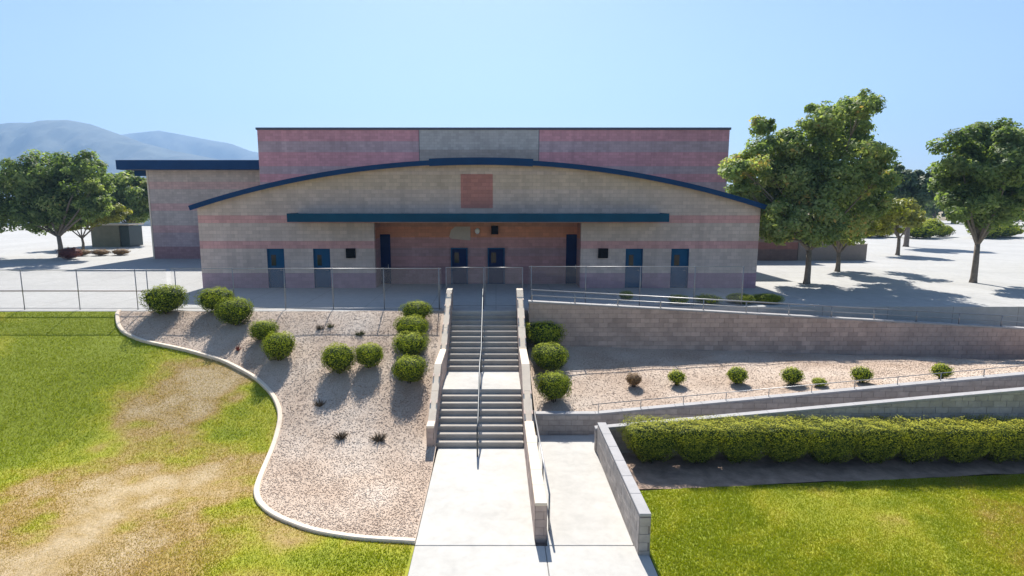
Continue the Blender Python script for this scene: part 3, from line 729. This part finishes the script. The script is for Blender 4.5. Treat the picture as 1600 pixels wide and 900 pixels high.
# downpipes / wall lights
# gym block
gz = Z(203, GY); gx0, gx1 = X(403, GY, 9), X(1139, GY, 9); gm0, gm1 = X(655, GY, 9), X(842, GY, 9)
obj('gym_wall', bx(gx0, gm0-.002, GY, GY+.4, 0, gz), M_gym, sb); obj('gym_wall', bx(gm1+.002, gx1, GY, GY+.4, 0, gz), M_gym, sb)
obj('gym_centre_panel', bx(gm0, gm1, GY-.02, GY+.38, 0, gz), M_gym_mid, sb)
for xa, xb in ((gx0, gx0+.4), (gx1-.4, gx1)): obj('gym_side_wall', bx(xa, xb, GY+.402, GY+26, 0, gz), M_gym, sb)
obj('gym_rear_wall', bx(gx0, gx1, GY+26.002, GY+26.4, 0, gz), M_gym, sb)
obj('gym_roof', bx(gx0+.4, gx1-.4, GY+.4, GY+26, gz-.6, gz-.4), M_roof, sb)
for (a, b, c, d) in ((gx0-.08, gx1+.08, GY-.09, GY+.45), (gx0-.08, gx1+.08, GY+25.95, GY+26.48), (gx0-.08, gx0+.45, GY+.452, GY+25.94), (gx1-.45, gx1+.08, GY+.452, GY+25.94)):
    obj('parapet_coping', bx(a, b, c, d, gz+.002, gz+.17, bev=.01), M_slate, sb)
# pilaster joints on the gym face
for p_ in (655, 842):
    x = X(p_, GY, 9); obj('control_joint', bx(x-.02, x+.02, GY-.028, GY-.021, 0, gz-.01), M_slate, sb)
# left wing
WY = 48.6; wx0 = X(236, WY, 4); wz = Z(266, WY)
obj('wing_wall', bx(wx0, gx0-.003, WY, WY+18, 0, wz), M_wing, sb)
wr = obj('wing_roof', bx(X(183, WY-1.5, 7.5), gx0-.004, WY-1.4, WY+19, wz+.02, wz+.5), M_roof, sb)
wa = X(180, WY-1.6, 7.5)
obj('wing_fascia', bx(wa, gx0-.004, WY-1.5, WY-1.41, wz-.02, Z(250, WY-1.5), bev=.01), M_blue, wr)
obj('wing_fascia', bx(wa-.002, wa+.09, WY-1.405, WY+19, wz-.02, Z(250, WY-1.5)), M_blue, wr)
obj('wing_soffit', bx(wa+.1, gx0-.01, WY-1.39, WY+18.9, wz+.003, wz+.018), M_slate, wr)
for k in range(5):
    y = WY + .5 + k*4; obj('roof_bracket', bx(wa+.2, wx0-.003, y, y+.15, wz-.45, wz+.001), M_blue, wr)
bm = bx(wx0-.12, wx0-.004, WY-.04, WY+.1, 0, wz); obj('downpipe', bm, M_cap, sb)
# right low wing and yard wall
ly = 47.0
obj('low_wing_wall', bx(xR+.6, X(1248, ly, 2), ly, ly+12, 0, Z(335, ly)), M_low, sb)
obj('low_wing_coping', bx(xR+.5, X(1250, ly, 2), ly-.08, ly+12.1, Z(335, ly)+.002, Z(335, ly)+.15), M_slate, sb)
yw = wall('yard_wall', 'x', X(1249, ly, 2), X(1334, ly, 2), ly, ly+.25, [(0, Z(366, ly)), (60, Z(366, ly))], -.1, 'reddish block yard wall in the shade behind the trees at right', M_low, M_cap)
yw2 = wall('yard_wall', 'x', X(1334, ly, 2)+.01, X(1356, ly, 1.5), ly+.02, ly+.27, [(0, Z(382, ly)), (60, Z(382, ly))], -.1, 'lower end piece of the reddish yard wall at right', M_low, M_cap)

# ------------------------------------------------------------------ foliage
def leaves(cen, nrm, size, tint, jit=.55):
    """diamond leaves; cen (n,3), nrm (n,3) rough facing"""
    n = len(cen); nrm = nrm + rng.normal(0, jit, (n, 3)); nrm /= np.linalg.norm(nrm, axis=1)[:, None] + 1e-9
    r = rng.normal(0, 1, (n, 3)); a = np.cross(nrm, r); a /= np.linalg.norm(a, axis=1)[:, None] + 1e-9; b = np.cross(nrm, a)
    s = size * rng.uniform(.6, 1.3, n)[:, None]
    V = np.stack([cen - a*s, cen + b*s*.5, cen + a*s, cen - b*s*.5], 1).reshape(-1, 3)
    return V, np.arange(4*n).reshape(-1, 4), np.repeat(tint, 4)
def sph(n):
    v = rng.normal(0, 1, (n, 3)); return v / np.linalg.norm(v, axis=1)[:, None]
def shrub_mesh(name, m, n=5200, boxy=2.6, leaf=.046, tb=0.0, squash=.85, taper=.25, jit=.3):
    """unit clipped shrub: radius 1, centre 0; local mesh"""
    v = sph(n); e = boxy
    k = (np.abs(v)**e).sum(1) ** (-1/e); p = v * k[:, None]
    p[:, 2] *= squash
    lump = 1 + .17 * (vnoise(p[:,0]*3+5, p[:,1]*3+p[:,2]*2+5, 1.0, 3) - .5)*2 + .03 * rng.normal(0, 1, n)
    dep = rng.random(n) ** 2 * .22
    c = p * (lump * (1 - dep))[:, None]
    t = np.clip(.55 + tb - dep*1.6 + rng.normal(0, .2, n) + .25*v[:, 2], 0, 1)  # tint paints sunlit tops lighter and shaded inner leaves darker
    nv = np.sign(p) * np.abs(p) ** (e-1); nv /= np.linalg.norm(nv, axis=1)[:, None]
    tp = np.where(c[:, 2] < 0, 1 + taper*c[:, 2], 1)[:, None]; c = c * np.concatenate([tp, tp, tp*0+1], 1)
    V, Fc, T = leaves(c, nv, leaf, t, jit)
    # dense twiggy heart so that light does not pass straight through
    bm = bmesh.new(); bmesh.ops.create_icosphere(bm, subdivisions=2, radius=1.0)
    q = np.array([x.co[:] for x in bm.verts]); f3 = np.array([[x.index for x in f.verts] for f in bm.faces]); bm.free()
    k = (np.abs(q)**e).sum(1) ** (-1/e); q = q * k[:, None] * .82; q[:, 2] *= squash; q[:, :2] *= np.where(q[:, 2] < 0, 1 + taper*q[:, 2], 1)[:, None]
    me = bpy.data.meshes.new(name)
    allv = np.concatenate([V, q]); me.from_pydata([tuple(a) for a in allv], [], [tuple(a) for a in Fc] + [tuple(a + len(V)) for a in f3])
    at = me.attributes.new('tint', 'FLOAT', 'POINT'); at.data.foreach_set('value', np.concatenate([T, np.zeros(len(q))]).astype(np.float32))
    me.materials.append(m); me.update(); return me
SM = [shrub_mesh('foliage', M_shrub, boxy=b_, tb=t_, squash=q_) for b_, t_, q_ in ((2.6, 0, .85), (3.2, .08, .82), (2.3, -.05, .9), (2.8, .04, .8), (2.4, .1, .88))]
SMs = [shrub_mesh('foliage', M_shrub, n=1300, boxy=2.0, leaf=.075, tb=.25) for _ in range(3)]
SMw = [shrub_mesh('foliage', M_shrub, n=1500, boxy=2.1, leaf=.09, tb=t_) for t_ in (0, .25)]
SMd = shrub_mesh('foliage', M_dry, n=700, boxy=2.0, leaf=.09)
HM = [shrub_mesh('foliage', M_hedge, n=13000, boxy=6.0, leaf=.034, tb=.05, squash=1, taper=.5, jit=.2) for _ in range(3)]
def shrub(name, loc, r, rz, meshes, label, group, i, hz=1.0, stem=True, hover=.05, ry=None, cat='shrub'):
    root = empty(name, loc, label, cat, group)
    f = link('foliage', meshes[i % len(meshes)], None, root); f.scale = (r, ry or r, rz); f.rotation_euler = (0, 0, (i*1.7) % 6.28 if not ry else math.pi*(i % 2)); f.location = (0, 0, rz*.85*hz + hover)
    if stem:
        bm = bmesh.new()
        for k in range(4):
            a = k*1.6 + i; tube(bm, [(math.cos(a)*.05, math.sin(a)*.05, -.06), (math.cos(a)*.2*r, math.sin(a)*.2*r, rz*.7)], [.028, .015], 5)
        me = bpy.data.meshes.new('stem'); bm.to_mesh(me); bm.free(); link('stem', me, M_barkd, root)
    return root
gl = 'clipped round shrubs in the left gravel bed'; gst = 'clipped shrubs in a column left of the stairs'; grt = 'clipped shrubs in a column right of the stairs'
LS = [(260, 490, 28, .80, 'big dark clipped shrub at the far left end of the gravel bed', gl), (340, 488, 24, .8, 'clipped shrub half hidden behind its lighter neighbour at the plaza edge', gl),
      (368, 508, 26, .82, 'bright clipped shrub in front of the left plaza corner pair', gl), (413, 534, 20, .85, 'smaller rear shrub of the middle pair beside the curved edging', gl),
      (437, 562, 24, .9, 'larger front shrub of the middle pair beside the curved edging', gl), (530, 582, 24, .95, 'round shrub casting a long shadow, left one of the pair mid bed', gl),
      (577, 574, 20, .95, 'slightly smaller shrub, right one of the pair in the middle of the bed', gl),
      (651, 502, 22, .7, 'topmost clipped shrub in the column left of the stairs', gst), (644, 527, 24, .72, 'second shrub from the top in the column left of the stairs', gst),
      (642, 556, 25, .75, 'third shrub from the top in the column left of the stairs', gst), (640, 598, 25, .85, 'lowest clipped shrub in the column left of the stairs', gst)]
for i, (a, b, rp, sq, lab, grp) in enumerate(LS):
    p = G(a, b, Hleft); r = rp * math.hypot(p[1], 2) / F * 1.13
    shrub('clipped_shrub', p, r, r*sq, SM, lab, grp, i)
for i, (a, b, rp, sq, lab) in enumerate([(849, 541, 30, .72, 'topmost wide shrub in the column right of the stairs'), (859, 578, 29, .75, 'middle wide shrub in the column right of the stairs'), (865, 627, 25, 1.0, 'lowest taller shrub right of the stairs above the ramp landing wall')]):
    p = G(a, b, Hbed); r = rp * math.hypot(p[1], 3) / F * 1.08
    p = (max(p[0], W1b + r*.8), max(p[1], 19.6), Hbed(p[0], max(p[1], 19.6)))
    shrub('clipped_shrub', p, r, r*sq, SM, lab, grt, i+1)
for i, (a, b, rp, ms, lab) in enumerate([(990, 604, 14, 'd', 'dried brown little shrub at the left of the right gravel bed'), (1057, 601, 15, 's', 'small light green shrub right of the dried brown one'),
      (1151, 600, 18, 's', 'largest of the small round shrubs in the right gravel bed'), (1237, 601, 18, 's', 'wide yellowish small shrub in the right gravel bed'),
      (1280, 604, 13, 's', 'tiny pale sprawling shrub between two rounder ones in the right bed'), (1345, 598, 17, 's', 'pale green small shrub close to the ramp wall at right'), (1470, 592, 16, 's', 'small green shrub in the right gravel bed nearest the frame edge')]):
    p = G(a, b, Hbed); r = rp * math.hypot(p[1], 3) / F
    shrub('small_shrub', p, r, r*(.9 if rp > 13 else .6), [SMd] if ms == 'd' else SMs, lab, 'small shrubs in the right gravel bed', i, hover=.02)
# dead remnants in the left bed: low twiggy tufts
def tuft(px_, py_, r, label, m, n=60):
    p = G(px_, py_, Hleft); V = []; Fc = []
    bm = bmesh.new()
    for k in range(n):
        a = rnd.uniform(0, 6.28); q = rnd.uniform(.2, 1)*r; h = rnd.uniform(.05, .22)
        b0 = (p[0] + math.cos(a)*q*.3, p[1] + math.sin(a)*q*.3, p[2]-.02); b1 = (p[0] + math.cos(a)*q, p[1] + math.sin(a)*q, p[2]+h)
        tube(bm, [b0, b1], [.010, .004], 3, cap=False)
    o = obj('dry_plant', bm, m); 
    return tag(o, label, 'plant', 'dead plant remnants in the left gravel bed')
M_twig = simple('dead twigs', (.10, .07, .035), .95)
M_twig2 = simple('olive twigs', (.12, .12, .04), .95)
tuft(500, 515, .22, 'tiny dark dead plant at the top of the left gravel bed', M_twig); tuft(516, 512, .2, 'dark twiggy plant just right of the topmost dead one', M_twig2)
tuft(562, 524, .26, 'upright olive weed behind the middle pair of round shrubs', M_twig2, 90); tuft(500, 634, .25, 'faint dead stubble below the shadows of the middle pair', M_twig)
tuft(532, 685, .3, 'dark sprawling dead plant in the lower left gravel bed', M_twig, 130); tuft(592, 688, .34, 'greyish dead plant beside the stairs in the lower gravel bed', M_twig, 120)
tuft(372, 548, .14, 'small reddish stub between the shrubs and the curved edging', simple('red twigs', (.25, .06, .04), .9))
# hedge along the lower ramp
ords = ['first', 'second', 'third', 'fourth', 'fifth', 'sixth', 'seventh', 'eighth', 'ninth', 'tenth', 'eleventh', 'twelfth']
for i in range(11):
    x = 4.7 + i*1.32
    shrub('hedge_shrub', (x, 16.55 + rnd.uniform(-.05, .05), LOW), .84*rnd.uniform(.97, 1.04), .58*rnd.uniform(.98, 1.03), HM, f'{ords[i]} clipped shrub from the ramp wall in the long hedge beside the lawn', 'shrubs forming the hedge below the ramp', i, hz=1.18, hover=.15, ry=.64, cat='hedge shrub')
# low ground cover plants by the building
for i, (x, y, r, lab) in enumerate([(8.6, 26.75, .6, 'low bright green plant nearest the chain link fence'), (10.0, 26.8, .75, 'low bright green plant in the middle before the right doors'), (11.6, 27.0, .75, 'darker low mound beside the ramp railing near the hall corner'), (12.9, 27.0, .75, 'rightmost dark low mound at the corner of the hall'), (6.4, 27.9, .4, 'small green plant in front of the third blue door')]):
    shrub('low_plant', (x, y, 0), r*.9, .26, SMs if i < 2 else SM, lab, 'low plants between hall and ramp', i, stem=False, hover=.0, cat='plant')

# ------------------------------------------------------------------ trees
ords = ords + ['thirteenth']
def tree(name, base, trunk_r, blobs, m, label, group, nleaf, leaf=.13, tb=0., gold=None, cat='tree', nsub=16, split=.38):
    root = empty(name, base, label, cat, group)
    bl = np.array(blobs, float); c0 = bl[:, :3].mean(0); zlow = (bl[:, 2] - bl[:, 3]).min()
    bm = bmesh.new(); fork = Vector((base[0], base[1], base[2] + max(.35*(c0[2]-base[2]), (zlow-base[2])*.85)))
    tube(bm, [Vector(base) - Vector((0, 0, .1)), Vector(base) + Vector((.02, 0, .25)), (Vector(base)+fork)/2 + Vector((.05, .03, 0)), fork], [trunk_r*1.35, trunk_r*1.05, trunk_r*.92, trunk_r*.8], 9)
    for b in bl:
        e = Vector(b[:3]); mid = fork.lerp(e, .45) + Vector((rnd.uniform(-.2, .2), rnd.uniform(-.2, .2), rnd.uniform(.0, .35)))
        tube(bm, [fork - Vector((0, 0, .1)), mid, e], [trunk_r*.55, trunk_r*.32, trunk_r*.08], 6)
        for k in range(3):
            d = Vector(sph(1)[0]) * b[3]*.6; d.z = abs(d.z)*.7
            tube(bm, [mid.lerp(e, .6), mid.lerp(e, .8) + d*.4, e + d], [trunk_r*.16, trunk_r*.09, .01], 5)
    obj('trunk', bm, M_bark, root, smooth=True)
    wts = bl[:, 3]**2; wts /= wts.sum(); Cn = []; Nm = []; Tn = []
    for b, wgt in zip(bl, wts):
        n = int(nleaf*wgt); d = sph(nsub); d[:, 2] *= .8
        sc_ = b[:3] + d * (b[3] * rng.uniform(.45, .95, nsub))[:, None]; sr = b[3] * rng.uniform(.28, .58, nsub); st_ = rng.normal(0, .14, nsub)
        idx = rng.integers(0, nsub, n); v = sph(n); rr_ = rng.random(n) ** .45
        p = sc_[idx] + v * (sr[idx]*rr_)[:, None] * np.array([1, 1, .75])
        out = p - b[:3]; out /= np.linalg.norm(out, axis=1)[:, None] + 1e-6
        t = .42 + tb + st_[idx] + rng.normal(0, .13, n)
        if gold is not None:
            t = t + .55*np.exp(-((p - np.array(gold[:3]))**2).sum(1) / gold[3]**2)
        Cn.append(p); Nm.append(v*.6 + out*.5 + np.array([0, 0, .5])); Tn.append(np.clip(t, 0, 1))
    Vv, Fc, T = leaves(np.concatenate(Cn), np.concatenate(Nm), leaf, np.concatenate(Tn))
    npmesh('crown', Vv, Fc, m, root, attr=T)
    return root
def blobs_px(lst, d, sd=1.6):
    out = []
    for i, (a, b, r) in enumerate(lst):
        dd = d + sd * math.sin(i*2.4)
        p = P(a, b, dd); out.append((*p, r * dd / F))
    return out
TD = 33.6
big = [(1180, 240, 38), (1192, 200, 22), (1165, 268, 34), (1215, 255, 42), (1250, 225, 40), (1290, 190, 36), (1320, 175, 28), (1345, 165, 26), (1340, 205, 40), (1300, 240, 48), (1355, 245, 36), (1345, 285, 42),
       (1290, 290, 52), (1240, 300, 48), (1200, 300, 36), (1225, 338, 38), (1200, 325, 30), (1215, 355, 26), (1160, 300, 24), (1190, 285, 36), (1270, 340, 46), (1318, 330, 42), (1358, 318, 30), (1300, 355, 26), (1240, 360, 24), (1280, 368, 20), (1215, 372, 16), (1330, 355, 26), (1375, 275, 26), (1148, 255, 20)]
gb = P(1260, 445, TD)
tree('large_tree', (X(1260, TD, 0), TD, 0), .17, blobs_px(big, TD, 1.9), M_leafA, 'large leafy ash tree with gold tinged left edge beside the hall', 'trees on the right of the school', 95000, .12, tb=.12, gold=(*P(1145, 265, TD), 1.3))
td2 = 39.5
tree('leafy_tree', (X(1308, td2, 0), td2, 0), .15, blobs_px([(1310, 320, 34), (1285, 350, 26), (1335, 352, 30), (1368, 345, 28), (1385, 330, 24), (1310, 290, 30), (1310, 368, 20)], td2), M_leafC, 'slim trunked yellow green tree standing behind the large ash', 'trees on the right of the school', 18000, .13, tb=-.1)
td3 = 62.
tree('leafy_tree', (X(1415, td3, 0), td3, 0), .25, blobs_px([(1400, 290, 24), (1425, 285, 26), (1440, 305, 22), (1412, 310, 24), (1395, 265, 12), (1455, 290, 22)], td3, 1), M_leafB, 'dark tree rising far off at the right edge behind the yellow one', 'trees on the right of the school', 18000, .22)
td4 = 52.
tree('leafy_tree', (X(1402, td4, 0), td4, 0), .16, blobs_px([(1385, 335, 22), (1408, 328, 24), (1425, 342, 18), (1400, 348, 18), (1375, 350, 14)], td4, 1), M_leafC, 'low yellow green tree in front of the dark far tree', 'trees on the right of the school', 12000, .16, tb=.15)
td5 = 34.
tree('leafy_tree', (X(1520, td5, 0), td5, 0), .17, blobs_px([(1500, 240, 42), (1545, 220, 44), (1580, 260, 44), (1530, 280, 50), (1575, 310, 40), (1505, 315, 38), (1480, 280, 24), (1600, 230, 40), (1545, 335, 34)], td5, 1.6), M_leafA, 'leafy tree at the far right edge of the plaza', 'trees on the right of the school', 42000, .13)
td6 = 41.
tree('leafy_tree', (X(1640, td6, 0), td6, 0), .17, blobs_px([(1600, 270, 40), (1650, 250, 44), (1620, 310, 44), (1670, 300, 44), (1590, 320, 28)], td6, 1.6), M_leafA, 'leafy tree cut off by the right frame edge behind another', 'trees on the right of the school', 16000, .14)
for i in range(9):
    xx_ = X(1352 + i*34, 78, 1)
    shrub('boundary_bush', (xx_, 78 + math.sin(i*2.1)*2, 0), 1.9 + .5*math.sin(i*1.3), 1.25 + .3*math.cos(i*2.3), [SMw[i % 2]], ords[i] + ' large bush from the left at the far right edge of the plaza', 'bushes closing the far right plaza', i, hover=0, cat='bush')
# left side trees
ta = 50.
tree('leafy_tree', (X(95, ta, 0), ta, 0), .2, blobs_px([(60, 290, 45), (105, 265, 34), (135, 262, 28), (115, 300, 40), (75, 320, 38), (140, 305, 30), (150, 285, 24), (30, 270, 44), (0, 300, 48), (100, 335, 28), (-20, 330, 40), (120, 330, 26), (150, 325, 24), (50, 340, 30)], ta, 1.6), M_leafA, 'broad green tree at the left edge in front of the mountains', 'trees on the left of the school', 42000, .16, tb=-.1)
tb_ = 66.
tree('leafy_tree', (X(205, tb_, 0), tb_, 0), .2, blobs_px([(172, 290, 24), (200, 286, 26), (222, 300, 24), (190, 315, 28), (222, 325, 22), (165, 318, 22), (238, 290, 20), (175, 335, 18), (205, 338, 18)], tb_, 1), M_leafA, 'green tree beside the left wing of the school', 'trees on the left of the school', 22000, .2, tb=.05)
tc_ = 58.
tree('leafy_tree', (X(130, tc_, 0), tc_, 0), .13, blobs_px([(130, 338, 22), (110, 345, 20), (150, 332, 22), (168, 336, 18), (185, 332, 16), (90, 350, 18)], tc_, 1), M_leafC, 'low yellow green tree above the utility enclosure', 'trees on the left of the school', 12000, .16, tb=-.1)
for i, (a, b, lab) in enumerate([(110, 405, 'small reddish shrub on the far left of the plaza')]):
    p = G(a, b, lambda x, y: 0); shrub('red_shrub', (p[0], p[1], 0), .9, .6, [shrub_mesh('foliage', M_red, 900, 2.0, .09)], lab, None, i, hover=0)
p = G(150, 400, lambda x, y: 0)
for i in range(3): shrub('dry_shrub', (p[0]-1.3+i*1.5, p[1]+i*.4, 0), .8, .35, [SMd], ['left', 'middle', 'right'][i] + ' one of three low dry shrubs beside the utility enclosure', 'dry shrubs on the far left', i, hover=0)
# distant tree belt: individual trees
for side, pxl in (('left', [15, 48, 82, 118, 150, 185, 215]), ('right', [1345, 1375, 1404, 1432, 1462, 1490, 1522, 1555, 1590])):
    for i, a in enumerate(pxl):
        d = rnd.uniform(120, 165); h = rnd.uniform(5.0, 8.0); x = X(a, d, 3)
        k = [(x + rnd.uniform(-2.3, 2.3), d + rnd.uniform(-2, 2), h*.3 + rnd.uniform(0, h*.45), rnd.uniform(1.7, 2.8)) for _ in range(8)]
        tree('distant_tree', (x, d, -.06), .25, k, [M_leafB, M_leafA, M_leafB][i % 3], f'{ords[i]} tree from the left in the distant belt, {side} side of the picture', 'distant trees on the ' + side, 2200, .42, nsub=8)

# ------------------------------------------------------------------ far plaza details
q0 = G(172, 386, lambda x, y: 0); ex_, ey_ = q0[0], q0[1]
en = empty('utility_enclosure', (ex_, ey_, 0), 'olive block utility enclosure with dark doors on the far left of the plaza', 'enclosure')
M_olive = simple('olive block', (.22, .21, .15), .9, .12, 2)
obj('enclosure_wall', bx(ex_-1.9, ex_+1.1, ey_, ey_+2.5, 0, 2.3), M_olive, en)
obj('enclosure_door', bx(ex_+1.15, ex_+2.1, ey_+.1, ey_+2.4, .05, 2.2), simple('dark green door', (.03, .05, .05), .5), en)
obj('enclosure_roof', bx(ex_-2.0, ex_+2.25, ey_-.1, ey_+2.6, 2.305, 2.45), M_cap, en)
bw = G(190, 362, lambda x, y: 0)
obj('boundary_wall', bx(-140, -40, 118, 118.3, -.1, 2.6), M_white); tag(bpy.data.objects['boundary_wall'], 'long white boundary wall far behind the left side trees', 'wall')
fb = empty('far_building', (X(1405, 100, 1), 100, 0), 'low pale building with flat roof far behind the right side trees', 'building')
obj('far_wall', bx(X(1375, 100, 1), X(1436, 100, 1), 100, 108, 0, 1.9+.4), M_cap, fb); obj('far_roof', bx(X(1372, 100, 1), X(1440, 100, 1), 99.5, 108.5, 2.302, 2.6), M_slate, fb)
for k in range(4):
    x = X(1382+k*14, 100, 1); obj('far_window', bx(x, x+.8, 99.95, 99.998, .9, 1.7), M_glass, fb)
# small wall / signpost near the right tree

# ------------------------------------------------------------------ mountains
def mountain(name, prof, d, depth, seed, mt, label=None):
    pxs = [q[0] for q in prof]; n = 260; m = 26; V = []; Fc = []
    x0, x1 = (pxs[0]-775)*d/F, (pxs[-1]-775)*d/F
    for j in range(m):
        t = j/(m-1)
        for i in range(n):
            x = x0 + (x1-x0)*i/(n-1); px_ = 775 + x*F/d
            top = P(775, float(np.interp(px_, pxs, [q[1] for q in prof])), d)[2]
            ridge = abs(mnoise.fractal(Vector((x/110., t*1.6, seed)), .9, 2.1, 5)) * 1.6
            s = math.sin(t*math.pi/2 if t <= 1 else 1)
            z = top * (s ** 1.1) * (1 - min(1, (1-t)*1.6)*.42*ridge)
            V.append((x + (1-t)*60*math.sin(x/130+seed), d - depth*(1-t), z - 6*(1-t)))
    for j in range(m-1):
        for i in range(n-1): Fc.append((j*n+i, j*n+i+1, (j+1)*n+i+1, (j+1)*n+i))
    return npmesh(name, V, Fc, mt, kind='structure', smooth=True)
M_mtn = simple('mountain scrub', (.075, .085, .06), .97, .35, .012, 0, .6, .05)
mountain('mountains', [(-330, 235), (-120, 212), (0, 200), (60, 193), (105, 189), (130, 188), (160, 194), (200, 209), (240, 224), (285, 236), (345, 248), (420, 262), (520, 285), (700, 312)], 2300, 600, 1.3, M_mtn)
mountain('mountains', [(-400, 260), (100, 240), (180, 219), (215, 209), (262, 204), (300, 211), (345, 220), (370, 224), (400, 236), (470, 250), (600, 268), (900, 285), (1300, 296), (1800, 290)], 3100, 500, 7.7, M_mtn)

# ------------------------------------------------------------------ haze
m = bpy.data.materials.new('haze air'); m.use_nodes = True; n = m.node_tree.nodes; n.clear()
pv = n.new('ShaderNodeVolumePrincipled'); pv.inputs['Color'].default_value = (.38, .62, 1, 1); pv.inputs['Density'].default_value = 3.4e-4; pv.inputs['Anisotropy'].default_value = .2
oo = n.new('ShaderNodeOutputMaterial'); m.node_tree.links.new(pv.outputs[0], oo.inputs['Volume'])
tag(obj('haze', bx(-3600, 3600, -60, 3500, -4.5, 560), m, kind='stuff'), 'thin blue summer haze over the valley and mountains', 'haze')
